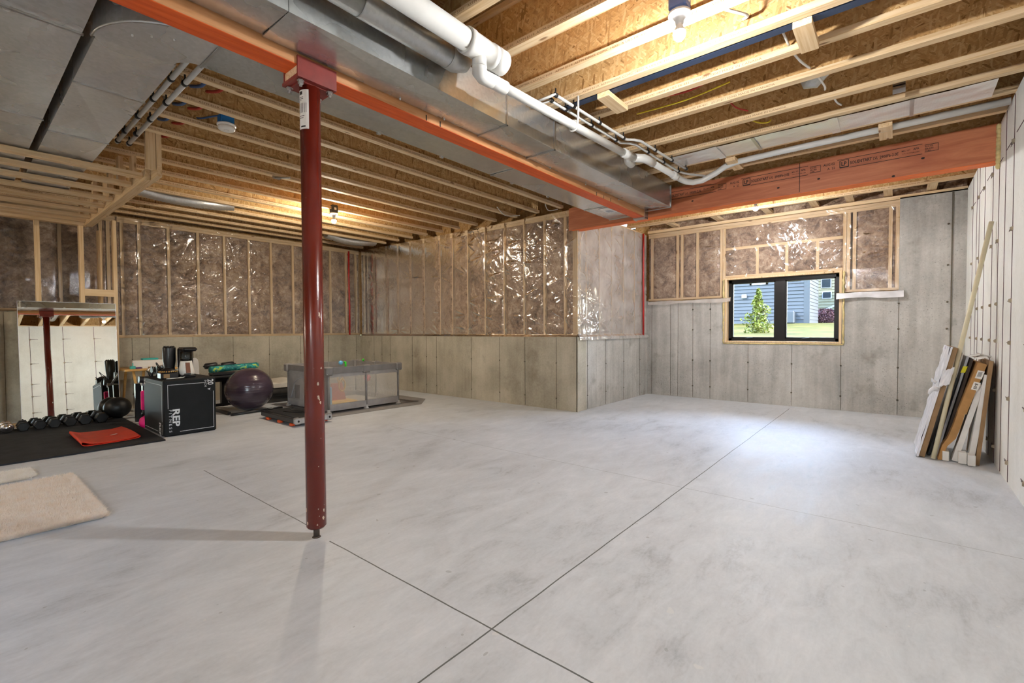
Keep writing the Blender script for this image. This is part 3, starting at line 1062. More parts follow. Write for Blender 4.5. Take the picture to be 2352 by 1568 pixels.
for y, s_ in ((WY0 - .018, 1), (WY1 + .018, 1)):
    pts = [(XW - .004, y + random.uniform(-.005, .005), z) for z in np.arange(WZ0 - .01, WZ1 + .03, .04)]
    f.tube(pts, [random.uniform(.009, .017) for _ in pts], 8)
f.tube([(XW - .004, y, WZ0 - .012 + random.uniform(-.003, .003)) for y in np.arange(WY0 - .02, WY1 + .03, .05)], .009, 8)
struct(f.build('window_foam_seal', 'spray_foam', win))

# ================================================================== JOISTS, BEAMS
STAMP = 'PINKWOOD PK120 11-7/8   Intertek 5007904 CAN/ULC S101   ASTM E119, ASTM D5055 CCMC 14001-R UES ER-431   2217101123043 MADE IN CANADA'
FW, FH = 0.060, 0.036
def make_joist(axis, L, label, group):
    """I-joist of length L starting at the origin, running along the axis; near side is -normal"""
    root = thing('floor_joist', label, 'joist', (0, 0, 0), group)
    pm, wm = ('pine_x', 'osb') if axis == 0 else ('pine_y', 'osb_turned')
    def b(name, w_, z0, z1, mat):
        m_ = MB()
        if axis == 0: m_.box(0, L, -w_ / 2, w_ / 2, z0, z1)
        else: m_.box(-w_ / 2, w_ / 2, 0, L, z0, z1)
        return m_.build(name, mat, root)
    b('bottom_flange', FW, 0, FH, pm)
    b('web', 0.0095, FH, .302 - FH, wm)
    b('top_flange', FW, .302 - FH, .302, pm)
    st = MB()
    a = 0.05
    while a < L - 2.2:
        if axis == 0:
            w_ = text_into(st, STAMP, (a, -FW / 2, .010), (1, 0, 0), (0, 0, 1), .019, 1.45)
        else:
            w_ = text_into(st, STAMP, (-FW / 2, L - a, .010), (0, -1, 0), (0, 0, 1), .019, 1.45)
        a += w_ + .12
    if st.v: st.build('printed_stamp', 'ink_brown', root)
    return root

jl = make_joist(0, 8.9, 'wooden I-joist of the left ceiling bay running toward the far sheeted wall', 'floor joists over the left half')
ords = ['nearest to the camera', 'second from the camera', 'third from the camera', 'fourth from the camera', 'fifth from the camera', 'sixth from the camera', 'seventh from the camera',
        'eighth from the camera', 'ninth from the camera', 'tenth from the camera', 'eleventh from the camera', 'twelfth from the camera', 'thirteenth from the camera', 'fourteenth from the camera']
for k in range(13):
    j = jl if k == 0 else copy_tree(jl)
    j.location = (XB + .15, 3.60 + .4055 * k if k < 12 else 8.43, ZC)
    j['label'] = 'left-hand I-joist parallel to the red beam, %s beyond the ducts' % ords[k]
jr = make_joist(1, 3.35, 'wooden I-joist of the right ceiling bay', 'floor joists over the right half')
xs = [1.02, 1.41, 1.80, 2.207, 2.61, 2.95, 3.31, 3.71, 4.14, 4.49, 4.86, 5.25]
for k, x in enumerate(xs):
    j = jr if k == 0 else copy_tree(jr)
    j.location = (x, YR - .18, ZC)
    j['label'] = 'right-hand I-joist crossing toward the white wall, %s before the long header' % ords[k]
jf = make_joist(1, YJ - YR + .3, 'wooden I-joist beyond the header', 'floor joists beyond the header')
for k, x in enumerate([5.86, 6.30, 6.78, 7.28]):
    j = jf if k == 0 else copy_tree(jf)
    j.location = (x, YR - .18, ZC + .002)
    j['label'] = 'I-joist over the window bay, %s behind the long header' % ords[k].replace('from the camera', 'one').replace('nearest to the camera', 'first one')
# OSB rim standing on the header, blocking near the window wall
tag(MB().box(5.52, 5.55, YR - .1, YJ + .1, 2.80, ZS).build('rim_board', 'osb_dark'), 'dark OSB rim board standing on top of the long orange header', 'board')
for k, y in enumerate((-.30, .12, .52, .92, 1.5, 2.2, 2.9)):
    b = MB().box(7.315, XW + .1, y - .045, y + .045, 2.845, 2.885).build('blocking', 'pine_x')
    tag(b, 'short pine blocking between the last joist and the window wall, %s from the white wall' % ['first', 'second', 'third', 'fourth', 'fifth', 'sixth', 'seventh'][k], 'blocking', 'blocking over the window wall')
A, Yg = np.meshgrid(np.linspace(2.84, 3.08, 16), np.linspace(YR, YJ, 160))
G = np.stack([XW + .12 - .06 * vnoise(Yg * 9, A * 12, 3) - .02 * vnoise(Yg * 30, A * 30, 4), Yg, A], -1)
tag(MB().grid(G).build('rim_insulation', 'fiberglass'), 'tufty brown insulation stuffed into the joist ends above the window wall', 'insulation', kind='stuff')
G = np.stack([A * 0 + np.linspace(1.2, XM + .1, 160)[:, None], YL + .12 - .06 * vnoise(Yg * 9, A * 12, 5), A], -1)
tag(MB().grid(G).build('rim_insulation', 'fiberglass'), 'brown insulation stuffed into the joist ends above the long left wall', 'insulation', kind='stuff')

# header LVL with its printing
hd = thing('header_beam', 'long orange LVL header with black printing, spanning to the white wall', 'beam', (5.565, 1.4, 2.487))
MB().box(5.50, 5.63, YR - .1, YJ + .13, 2.49, 2.795, 0).build('beam_core', ['lvl_face_y'], hd)
MB().box(5.4985, 5.6315, YR, YJ + .08, 2.4865, 2.4905, 0).build('beam_edge', ['lvl_edge_y'], hd)
pr = MB()
def htext(body, y, z, size, st=1.0, bold=0.0):
    return text_into(pr, body, (5.4985, y, z), (0, -1, 0), (0, 0, 1), size, st, 0, .0006, bold=bold)
def hline(y0, y1, z, t=.0022):
    pr.box(5.4975, 5.4985, y1, y0, z - t, z + t)
for y in (2.175, 1.305, 0.45):
    hline(y, y - .068, 2.734); hline(y, y - .068, 2.668, .005)
    pr.box(5.4975, 5.4985, y - .003, y + .003, 2.668, 2.734); pr.box(5.4975, 5.4985, y - .071, y - .065, 2.668, 2.734)
    htext('LP', y - .010, 2.684, .052, .80, .03)
    htext('SOLIDSTART', y - .079, 2.686, .040, .72, .022)
    htext('LVL', y - .252, 2.686, .036, .62, .014)
    htext('2900Fb-2.0E', y - .300, 2.686, .036, .74, .014)
    htext('APA', y - .535, 2.706, .026, .8, .02); htext('PR-L280', y - .528, 2.680, .014, 1, .01)
    htext('MILL 1071', y - .455, 2.706, .018, .8, .01); htext('WALL FLOOR', y - .458, 2.684, .012, .9)
    hline(y + .02, y - .595, 2.744); hline(y - .075, y - .595, 2.658)
    htext('AUG 02', y + .132, 2.708, .032, .85, .018); htext('A  22', y + .100, 2.668, .03, .95, .006)
    pr.box(5.4975, 5.4985, y - .700, y - .610, 2.728, 2.732); pr.box(5.4975, 5.4985, y - .700, y - .610, 2.668, 2.672)
    pr.box(5.4975, 5.4985, y - .700, y - .697, 2.668, 2.732)
    htext('ICC-ES', y - .612, 2.71, .018, 1, .02); htext('ESR-2403', y - .612, 2.69, .018, .8, .02); htext('CCMC', y - .612, 2.674, .014, 1, .02)
pr.box(5.4975, 5.4985, .78, .785, 2.50, 2.79)
pr.build('printed_mark', 'ink_black', hd)
kn = MB()
for y, z in ((.62, 2.60), (1.84, 2.60), (-.15, 2.62), (.97, 2.58), (.05, 2.505)):
    kn.add([(5.4978, y + .013 * math.cos(a), z + .009 * math.sin(a)) for a in np.linspace(0, 2 * PI, 9)[:-1]], [tuple(range(8))])
kn.build('knot_mark', 'ink_black', hd)
# foam and paper at header's end
fo = MB()
for z in np.arange(2.45, 2.80, .035):
    fo.sphere((5.50 + random.uniform(-.01, .01), YR + .012, z), .024, 8, 6, 0, (1, .7, 1.2))
tag(fo.build('spray_foam', 'spray_foam'), 'beige foam blobs around the header end at the white wall', 'foam seal')

# centre beam
cb = thing('support_beam', 'long orange-red LVL beam carried by the red steel post', 'beam', (1, 2.45, 2.49))
MB().box(XB + .1, 5.495, 2.385, 2.515, 2.494, 2.797).build('beam_core', 'lvl_side_x', cb)
e = MB()
for k in range(3):
    e.box(XB + .1, 5.49, 2.385 + k * .0435, 2.385 + k * .0435 + .0425, 2.490, 2.4945)
e.build('beam_edge', 'lvl_edge_x', cb)
m_ = MB()
for x in (2.02, 2.14, 4.25, 4.4, 4.55):
    m_.box(x, x + .008, 2.3835, 2.385, 2.494, 2.53)
m_.build('ink_tick', 'ink_black', cb)
hg = MB().box(5.42, 5.497, 2.375, 2.385, 2.47, 2.60).box(5.42, 5.497, 2.515, 2.525, 2.47, 2.60).box(5.40, 5.497, 2.375, 2.525, 2.478, 2.489)
tag(hg.build('beam_hanger', 'zinc'), 'galvanized hanger holding the beam end against the header', 'bracket')

# steel post
PX, PY = 1.275, 2.45
po = thing('support_post', 'dark red round steel support post standing alone on the floor', 'post', (PX, PY, 0))
MB().lathe((PX, PY, 0), [(0, .055), (.043, .055), (.0515, .066), (.0515, 2.425), (0, 2.425)], 48).build('post_tube', 'post_red', po)
MB().tube([(PX, PY, 0), (PX, PY, .06)], .016, 12).lathe((PX, PY, 0), [(0.0, .009), (.019, .006), (.024, .0005), (.0, .0)], 9).build('adjusting_screw', 'tie_steel', po)
pl = MB()
pl.box(1.172, 1.386, 2.372, 2.545, 2.430, 2.446)
pl.box(1.172, 1.386, 2.372, 2.382, 2.446, 2.535)
pl.box(1.172, 1.386, 2.520, 2.530, 2.446, 2.56)
pl.box(1.20, 1.36, 2.40, 2.52, 2.424, 2.430)
pl.build('saddle_plate', 'plate_red', po)
MB().box(1.176, 1.382, 2.383, 2.519, 2.446, 2.489).build('shim_block', 'pine_x', po)
for x, y in ((1.20, 2.40), (1.20, 2.52), (1.36, 2.40), (1.36, 2.52)):
    MB().lathe((x, y, 2.396), [(0, 0), (.008, 0), (.008, .012), (.014, .012), (.014, .026), (.018, .027), (.018, .030)], 6, 0, False).build('bolt', 'zinc', po)
ch_ = MB()
a_c = math.atan2(-PY, -PX)
for (z, da, sz) in ((1.22, .62, .016), (1.205, .70, .008), (.845, .38, .012), (.775, .42, .014), (.745, .62, .012), (.76, .5, .006), (.93, .75, .008), (1.30, .45, .006), (.115, .75, .016), (.09, -1.0, .014), (.155, .85, .012), (.085, .1, .007), (.13, .3, .004), (.17, .2, .005), (.40, .3, .004), (.55, .6, .004)):
    n_ = 11
    pts_ = []
    for q in range(n_):
        rr_ = sz * random.uniform(.45, 1.0); tq = 2 * PI * q / n_
        aa = a_c + da + rr_ * .6 * math.cos(tq) / .0515
        pts_.append((PX + .0518 * math.cos(aa), PY + .0518 * math.sin(aa), z + rr_ * math.sin(tq)))
    aa = a_c + da
    o_c = len(ch_.v)
    ch_.add(pts_ + [(PX + .0521 * math.cos(aa), PY + .0521 * math.sin(aa), z)], [(q, (q + 1) % n_, n_) for q in range(n_)])
ch_.build('paint_chips', 'chip_beige', po)
lb = MB()
an = np.linspace(math.radians(238), math.radians(292) - .0, 12)
cx_ = math.atan2(-PY, -PX)
an = np.linspace(cx_ - 1.35, cx_ - .12, 12)
vs = []
for z in (2.195, 2.40):
    for a in an: vs.append((PX + .0522 * math.cos(a), PY + .0522 * math.sin(a), z))
lb.add(vs, [(i, i + 1, 13 + i, 12 + i) for i in range(11)], 0, True)
for z0_, z1_, a0_, a1_ in [(2.375, 2.392, 1, 5), (2.36, 2.363, 1, 6), (2.352, 2.355, 1, 6), (2.345, 2.347, 1, 4)] + [(2.28, 2.33, 2 + q, 2.45 + q) for q in (0, 1.6, 3.2, 4.8, 6.4)] + [(2.262, 2.265, 1, 7), (2.252, 2.255, 1, 6), (2.205, 2.212, 3, 8)]:
    aa = np.interp([a0_, a1_], range(12), an)
    aa = np.linspace(aa[0], aa[1], 4)
    vv = [(PX + .0527 * math.cos(a), PY + .0527 * math.sin(a), z) for z in (z0_, z1_) for a in aa]
    lb.add(vv, [(i, i + 1, 5 + i, 4 + i) for i in range(3)], 1)
lb.build('paper_label', ['paper_label', 'ink_black'], po)

# ================================================================== DUCTS
du = thing('supply_duct', 'long rectangular galvanized duct right of the orange beam', 'duct', (2, 2.24, 2.545))
def duct_sec(name, x0, x1, ya, yb, za, zb, ya2=None, parent=None, crease=.012, mat='galvanized'):
    ya2 = ya if ya2 is None else ya2
    b = MB()
    b.hexa([(x0, ya, za), (x1, ya2, za), (x1, yb, za + crease), (x0, yb, za), (x0, ya, zb), (x1, ya2, zb), (x1, yb, zb), (x0, yb, zb)])
    # split the bottom into cross-broken triangles
    q = b.f.pop(0); b.mi.pop(0); b.sm.pop(0)
    o = len(b.v)
    b.v.append(((x0 + x1) / 2, (ya + yb) / 2, za - .004))
    for i in range(4):
        b.f.append((q[i], q[(i + 1) % 4], o)); b.mi.append(0); b.sm.append(False)
    return b.build(name, mat, parent)
duct_sec('duct_section', XB + .2, 1.0, 2.10, 2.375, 2.545, 2.79, parent=du)
duct_sec('duct_section', 1.003, 2.497, 2.10, 2.375, 2.545, 2.79, parent=du, crease=.001)
duct_sec('duct_section', 2.503, 3.077, 2.10, 2.375, 2.545, 2.79, parent=du, crease=.001)
duct_sec('duct_section', 3.083, 5.37, 2.10, 2.375, 2.545, 2.79, ya2=2.045, parent=du, crease=.022)
for x in (2.5, 3.08):
    MB().box(x - .006, x + .006, 2.093, 2.10, 2.536, 2.79).box(x - .006, x + .006, 2.093, 2.378, 2.536, 2.545).build('drive_cleat', 'zinc', du)
MB().box(5.366, 5.378, 2.038, 2.045, 2.535, 2.79).box(5.366, 5.378, 2.038, 2.36, 2.535, 2.545).build('drive_cleat', 'zinc', du)
for x in (1.8, 2.16, 2.75, 3.4, 4.0, 4.7):
    MB().lathe((x, 2.362, 2.545), [(.006, 0), (.006, -.008), (0, -.010)], 8).build('screw', 'zinc', du)

rd = thing('return_duct', 'flat galvanized duct run left of the orange beam, ending near the header', 'duct', (2, 2.7, 2.54))
dx0, dx1 = .49, .815
duct_sec('duct_section', .90, 3.20, 2.53, 2.885, 2.542, 2.76, parent=rd, crease=.003)
duct_sec('duct_section', 3.206, 4.85, 2.53, 2.885, 2.542, 2.76, parent=rd, crease=.001)
duct_sec('duct_section', 4.856, 5.49, 2.53, 2.885, 2.542, 2.76, parent=rd, crease=.001)
for x in (.90, 3.203, 4.853, 5.485): MB().box(x - .005, x + .005, 2.53, 2.89, 2.535, 2.542).build('drive_cleat', 'zinc', rd)
MB().box(4.90, 5.13, 2.60, 2.72, 2.533, 2.5405, 0).box(5.0, 5.10, 2.625, 2.695, 2.532, 2.534, 1).build('cleanout_label', ['paper_label', 'board_grey'], rd)
for x in (1.5, 2.0, 2.6, 3.5, 4.1): MB().box(x, x + .03, 2.885, 2.905, 2.538, 2.55).build('duct_clip', 'zinc', rd)
# quarter elbow joining the run that goes away from the camera
el = MB()
cxe, cye = .905, 2.985      # centre of the turn
ro, ri = .43, .10
N_ = 16
vs = []
for i in range(N_ + 1):
    a = math.radians(180 + 90 * i / N_)
    ca, sa_ = math.cos(a), math.sin(a)
    for r_, z in ((ri, 2.545), (ro * (1 + .02 * math.sin(2 * (a - PI))), 2.545), (ro, 2.76), (ri, 2.76)):
        vs.append((cxe + r_ * ca, cye + r_ * sa_, z))
fs = []
for i in range(N_):
    for k in range(4):
        k2 = (k + 1) % 4
        fs.append((i * 4 + k, i * 4 + k2, (i + 1) * 4 + k2, (i + 1) * 4 + k))
el.add(vs, fs)
el.build('duct_elbow', 'galvanized_dull', rd)
s = MB()
s.tube([(cxe + ro * math.cos(math.radians(180 + 90 * i / 20)), cye + ro * math.sin(math.radians(180 + 90 * i / 20)), 2.545) for i in range(21)], .006, 6)
s.build('elbow_seam', 'zinc', rd)
for x, y in ((.60, 2.83), (.66, 2.77), (.74, 2.72)): MB().lathe((x, y, 2.545), [(.005, 0), (.005, -.008), (0, -.01)], 8).build('screw', 'zinc', rd)
for y0_, y1_ in ((2.985, 3.60), (3.606, 4.60), (4.606, 6.4)):
    b = MB(); b.hexa([(dx0, y0_, 2.545), (dx1, y0_, 2.545), (dx1, y1_, 2.545), (dx0, y1_, 2.545), (dx0, y0_, 2.76), (dx1, y0_, 2.76), (dx1, y1_, 2.76), (dx0, y1_, 2.76)])
    q = b.f.pop(0); b.mi.pop(0); b.sm.pop(0); o = len(b.v)
    b.v.append(((dx0 + dx1) / 2, (y0_ + y1_) / 2, 2.558))
    for i in range(4): b.f.append((q[i], q[(i + 1) % 4], o)); b.mi.append(0); b.sm.append(False)
    b.build('duct_section', 'galvanized_dull', rd)
    MB().box(dx0, dx1 + .004, y1_ - .005, y1_ + .008, 2.537, 2.545).build('drive_cleat', 'zinc', rd)
sd = thing('plenum_duct', 'wide galvanized duct at the upper left corner, left of the dark gap', 'duct', (0, 4, 2.545))
for y0_, y1_ in ((2.56, 3.0), (3.006, 4.40), (4.406, 6.4)):
    b = MB(); b.hexa([(-.55, y0_, 2.545), (.445, y0_, 2.545), (.445, y1_, 2.545), (-.55, y1_, 2.545), (-.55, y0_, 2.78), (.445, y0_, 2.78), (.445, y1_, 2.78), (-.55, y1_, 2.78)])
    q = b.f.pop(0); b.mi.pop(0); b.sm.pop(0); o = len(b.v)
    b.v.append((-.05, (y0_ + y1_) / 2, 2.562))
    for i in range(4): b.f.append((q[i], q[(i + 1) % 4], o)); b.mi.append(0); b.sm.append(False)
    b.build('duct_section', 'galvanized_dull', sd)
    MB().box(-.55, .45, y1_ - .005, y1_ + .009, 2.536, 2.545).build('drive_cleat', 'zinc', sd)
tag(MB().tube([(1.60, 2.0, 2.93), (1.60, 1.3, 2.93), (1.60, .5, 2.93), (1.60, -.2, 2.93)], .085, 20).build('round_duct', 'galvanized_pipe'),
    'round galvanized branch duct tucked up between joists at the top edge', 'duct')
tag(MB().tube([(3.92, .35, 3.0), (3.92, .42, 2.95), (3.92, .50, 2.88), (3.92, .55, 2.86)], [.05, .07, .075, .03], 16).build('round_duct_boot', 'galvanized_pipe'),
    'small rounded metal boot poking down between right-hand joists', 'duct')
# flexible foil duct in the far joist bays
fp = [(1.0 + .9 * t, 6.45 + .9 * t * .5, 2.83 - .05 * math.sin(PI * t)) for t in np.linspace(0, 1, 30)]
tag(MB().tube([(1.45 + 1.1 * t, 7.05 + .02 * math.sin(9 * t), 2.862 - .055 * math.sin(PI * t)) for t in np.linspace(0, 1, 60)], [.075 + .006 * (i % 2) for i in range(60)], 14).build('flexible_duct', 'foil_flex'),
    'silvery flexible duct sagging below far joists, near the timber soffit', 'duct', 'silver flexible ducts under the far joists')
tag(MB().tube([(4.35 + 1.0 * t, 7.86 + .02 * math.sin(7 * t), 2.86 - .06 * math.sin(PI * t)) for t in np.linspace(0, 1, 60)], [.075 + .006 * (i % 2) for i in range(60)], 14).build('flexible_duct', 'foil_flex'),
    'silvery flexible duct sagging below far joists, right of the red post', 'duct', 'silver flexible ducts under the far joists')

# foil-faced panning between two right-hand joists
fl = thing('foil_panning', 'shiny foil-faced panel closing a joist bay before the header', 'duct panel', (4.7, .6, 2.79))
Yg, Xg = np.meshgrid(np.linspace(-.50, 1.72, 150), np.linspace(4.52, 4.835, 16))
G = np.stack([Xg, Yg, 2.796 - .006 * vnoise(Yg * 8, Xg * 14, 6)], -1)
MB().grid(G).build('foil_sheet', 'foil', fl)
for y in (-.06, 1.0): MB().box(4.50, 4.85, y - .012, y + .012, 2.784, 2.787).build('metal_strap', 'zinc', fl)
for y in (.42, 1.33): MB().box(4.50, 4.85, y - .03, y + .03, 2.7855, 2.788).build('foil_tape', 'foil', fl)

# soffit framed from 2x4s, with the closet studs that carry it
so = thing('timber_soffit', 'open pine soffit frame hanging below the ducts at upper left', 'soffit frame', (.2, 6.6, 2.5))
MB().box(1.150, 1.188, 5.12, 7.95, 2.468, 2.56).build('rim_rail', 'pine_y', so)
MB().box(1.190, 1.228, 4.93, 7.95, 2.468, 2.56).build('rim_rail', 'pine_y', so)
MB().box(1.118, 1.188, 4.94, 4.978, 2.52, 2.87).build('hanger_post', 'pine_z', so)
MB().box(1.190, 1.228, 4.935, 5.10, 2.562, 2.87).build('hanger_post', 'pine_z', so)
for y in (5.62, 6.03, 6.8, 7.6):
    MB().box(1.16, 1.198, y, y + .089, 2.562, 2.80).build('hanger_post', 'pine_z', so)
    MB().box(1.08, 1.118, y + .1, y + .189, 2.545, 2.80).build('hanger_post', 'pine_z', so)
for k, y in enumerate((5.18, 5.56, 5.95, 6.34, 6.73, 7.12, 7.51, 7.80)):
    MB().box(-2.6, 1.148, y, y + .089, 2.499, 2.535).build('soffit_joist', 'pine_x', so)
MB().box(-2.6, 1.149, 7.90, 7.938, 2.468, 2.503).build('wall_plate', 'pine_x', so)
cs = thing('closet_framing', 'bare pine studs standing behind the leaning mirror', 'stud frame', (.7, 8.15, 0))
MB().box(-2.6, 1.50, 8.11, 8.20, 0, .038).build('bottom_plate', 'pine_x', cs)
MB().box(-2.6, 1.20, 8.11, 8.20, 2.50, 2.538).build('top_plate', 'pine_x', cs)
for x in (-1.9, -1.3, -.7, -.1, .31, .72, 1.12):
    MB().box(x, x + .044, 8.11, 8.20, .038, 2.50).build('stud', 'pine_z', cs)
MB().box(1.455, 1.495, 8.11, 8.20, .038, 2.62).build('stud', 'pine_z', cs)
MB().box(1.164, 1.455, 8.11, 8.15, 1.60, 1.69).build('cross_block', 'pine_x', cs)
MB().box(1.34, 1.378, 8.35, 8.44, .0, 2.50).build('stud', 'pine_z', cs)

# ================================================================== PIPES
dr = thing('drain_pipe', 'thick white PVC drain pipe with a capped tee near the ceiling', 'pipe', (1, 1.80, 2.63))
ZP = 2.68
MB().tube([(XB + .3, 1.80, ZP), (1.93, 1.80, ZP)], .057, 28).build('pipe_run', 'pvc_white', dr)
t_ = MB()
t_.tube([(1.80, 1.80, ZP), (1.84, 1.80, ZP), (1.841, 1.80, ZP), (1.99, 1.80, ZP), (1.991, 1.80, ZP), (2.02, 1.80, ZP)], [.068, .068, .0645, .0645, .068, .068], 28)
t_.tube([(1.91, 1.80, ZP - .03), (1.91, 1.80, ZP - .10)], .040, 18)
t_.build('tee_fitting', 'pvc_white', dr)
MB().tube([(2.02, 1.80, ZP), (2.10, 1.80, ZP), (2.101, 1.80, ZP), (2.11, 1.80, ZP)], [.069, .069, .066, .064], 28).build('cleanout_cap', 'pvc_white', dr)
vp = thing('vent_pipe', 'round galvanized pipe running beside the thick white drain pipe', 'pipe', (1, 1.98, 2.66))
MB().tube([(XB + .3, 1.985, 2.685), (1.30, 1.985, 2.685)], .064, 28).build('pipe_run', 'galvanized_pipe', vp)
MB().tube([(1.28, 1.985, 2.685), (1.29, 1.985, 2.685), (1.84, 1.985, 2.685), (1.85, 1.985, 2.685)], [.066, .066, .066, .064], 28).build('pipe_run', 'galvanized_pipe', vp)
MB().tube([(1.84, 1.985, 2.685), (1.90, 1.985, 2.685), (1.95, 1.985, 2.70), (1.98, 1.985, 2.74), (1.98, 1.985, 2.80)], [.069, .069, .066, .062, .06], 28).build('pipe_elbow', 'galvanized_pipe', vp)
wp = thing('waste_pipe', 'white two-inch PVC pipe hanging under the right-hand joists', 'pipe', (3, 1.85, 2.55))
z2 = 2.585
MB().tube([(1.91, 1.80, 2.60), (1.912, 1.80, 2.585), (1.93, 1.82, 2.572), (1.98, 1.84, z2 - .015), (2.06, 1.845, z2 - .006), (2.065, 1.845, z2 - .006), (2.12, 1.845, z2)], [.040, .041, .042, .040, .040, .034, .034], 18).build('pipe_elbow', 'pvc_white', wp)
MB().tube([(2.02, 1.845, z2 - .006), (2.18, 1.843, z2)], .039, 18).build('coupling', 'pvc_white', wp)
MB().tube([(2.1, 1.845, z2), (3.70, 1.80, z2 + .03)], .029, 20).build('pipe_run', 'pvc_white', wp)
MB().tube([(3.66, 1.80, z2 + .03), (3.80, 1.80, z2 + .034), (3.801, 1.80, z2 + .034), (3.86, 1.785, z2 + .036)], [.037, .037, .035, .033], 18).build('wye_fitting', 'pvc_white', wp)
MB().tube([(3.74, 1.80, z2 + .03), (3.82, 1.835, z2 + .028), (3.86, 1.85, z2 + .026), (3.95, 1.86, z2 + .026)], [.030, .033, .036, .036], 18).build('wye_branch', 'pvc_white', wp)
MB().tube([(3.84, 1.80, z2 + .036), (3.92, 1.735, z2 + .038), (3.98, 1.725, z2 + .04), (4.10, 1.725, z2 + .042)], [.036, .036, .036, .034], 18).build('pipe_elbow', 'pvc_white', wp)
MB().tube([(4.05, 1.725, z2 + .042), (4.80, 1.715, z2 + .06), (4.90, 1.70, z2 + .062), (4.975, 1.66, z2 + .066), (5.02, 1.58, z2 + .08), (5.03, 1.45, z2 + .13), (5.025, 1.36, z2 + .175), (5.02, 1.25, z2 + .195), (5.01, 0.9, z2 + .20), (5.0, YR + .01, z2 + .205)], .028, 18).build('pipe_run', 'pvc_white', wp)
for x in (4.60, 4.635):
    MB().tube([(x - .04, 1.7175, z2 + .055), (x + .02, 1.717, z2 + .056)], .036, 18).build('coupling', 'pvc_white', wp)
hk = MB()
for x, y in ((2.92, 1.825),):
    hk.tube([(x, y + .036 * math.cos(a), z2 + .014 + .036 * math.sin(a)) for a in np.linspace(0, 2 * PI, 20)[:-1]], .007, 6, closed=True)
    hk.tube([(x, y - .034, z2 + .01), (x, y - .04, z2 + .08), (x, y - .04, 2.80)], .008, 6)
hk.build('pipe_hanger', 'pvc_white', wp)

def water_line(pts, r, label, clamps, grp, clamp_r=None):
    t = thing('water_line', label, 'pipe', pts[0], grp)
    MB().tube(pts, r, 12).build('pipe_run', 'pvc_white', t)
    cb_ = MB()
    for c, d_ in clamps:
        d_ = Vector(d_).normalized()
        cb_.tube([Vector(c) - d_ * .012, Vector(c) + d_ * .012], clamp_r or r * 1.5, 10)
        cb_.tube([Vector(c), Vector(c) + Vector((0, 0, max(.02, ZC - c[2])))], .006, 6)
    cb_.build('pipe_clamp', 'clamp_black', t)
    return t
zc = 2.755
water_line([(2.72, 2.085, zc), (2.72, 1.85, zc), (3.75, 1.815, zc), (3.80, 1.77, zc), (3.86, 1.735, zc), (4.40, 1.705, zc), (4.85, 1.68, zc)], .011, 'thin white water line beside the waste pipe, the one nearer the joist ends', [((2.73, 1.85, zc), (1, 0, 0)), ((2.95, 1.842, zc), (1, 0, 0)), ((3.31, 1.83, zc), (1, 0, 0)), ((3.70, 1.817, zc), (1, 0, 0)), ((4.14, 1.72, zc), (1, 0, 0)), ((4.49, 1.70, zc), (1, 0, 0)), ((4.82, 1.68, zc), (1, 0, 0))], 'paired white water lines by the waste pipe')
water_line([(2.76, 2.085, zc - .004), (2.76, 1.915, zc - .004), (3.78, 1.885, zc), (3.84, 1.83, zc), (3.91, 1.80, zc), (4.40, 1.785, zc), (4.86, 1.765, zc), (4.98, 1.70, zc - .01), (5.15, 1.55, zc - .02)], .011, 'thin white water line beside the waste pipe, the one nearer the duct', [((2.77, 1.915, zc), (1, 0, 0)), ((2.95, 1.91, zc), (1, 0, 0)), ((3.31, 1.90, zc), (1, 0, 0)), ((3.70, 1.887, zc), (1, 0, 0)), ((4.14, 1.79, zc), (1, 0, 0)), ((4.49, 1.78, zc), (1, 0, 0)), ((4.84, 1.765, zc), (1, 0, 0))], 'paired white water lines by the waste pipe')
for x, lab in ((.953, 'white water pipe strapped under the left joists, nearer the big duct'), (1.028, 'white water pipe strapped under the left joists, farther from the big duct')):
    water_line([(x, 2.93, 2.745), (x + .015, 5.15, 2.745)], .0155, lab, [((x + .003, 3.60 + .4055 * k, 2.745), (0, 1, 0)) for k in range(4)] + [((x + .014, 5.1, 2.745), (0, 1, 0))], 'paired white pipes under the left joists', .021)

# plain dark blue strip and bridging blocks between right-hand joists
tag(MB().box(3.005, 3.065, YR + .05, 2.0, 2.806, 2.822).build('dark_strip', 'strip_dark'), 'dark blue strip beside a right-hand joist', 'metal strip')
for k, (x0_, x1_, y, lab) in enumerate(((2.98, 3.28, 1.62, 'pine bridging block beside the dark blue strip, nearer the pipes'), (2.98, 3.28, .42, 'pine bridging block beside the dark blue strip, nearer the white wall'),
                              (4.89, 5.22, 1.28, 'pine block over the white pipe before the header, nearer the duct'), (4.89, 5.22, .10, 'pine block over the white pipe before the header, nearer the white wall'))):
    z_ = 2.792 if k < 2 else 2.79
    tag(MB().box(x0_, x1_, y - .045, y + .045, z_ - .03, z_ + .006).build('bridging_block', 'pine_x'), lab, 'wood block', 'bridging blocks under the right joists')

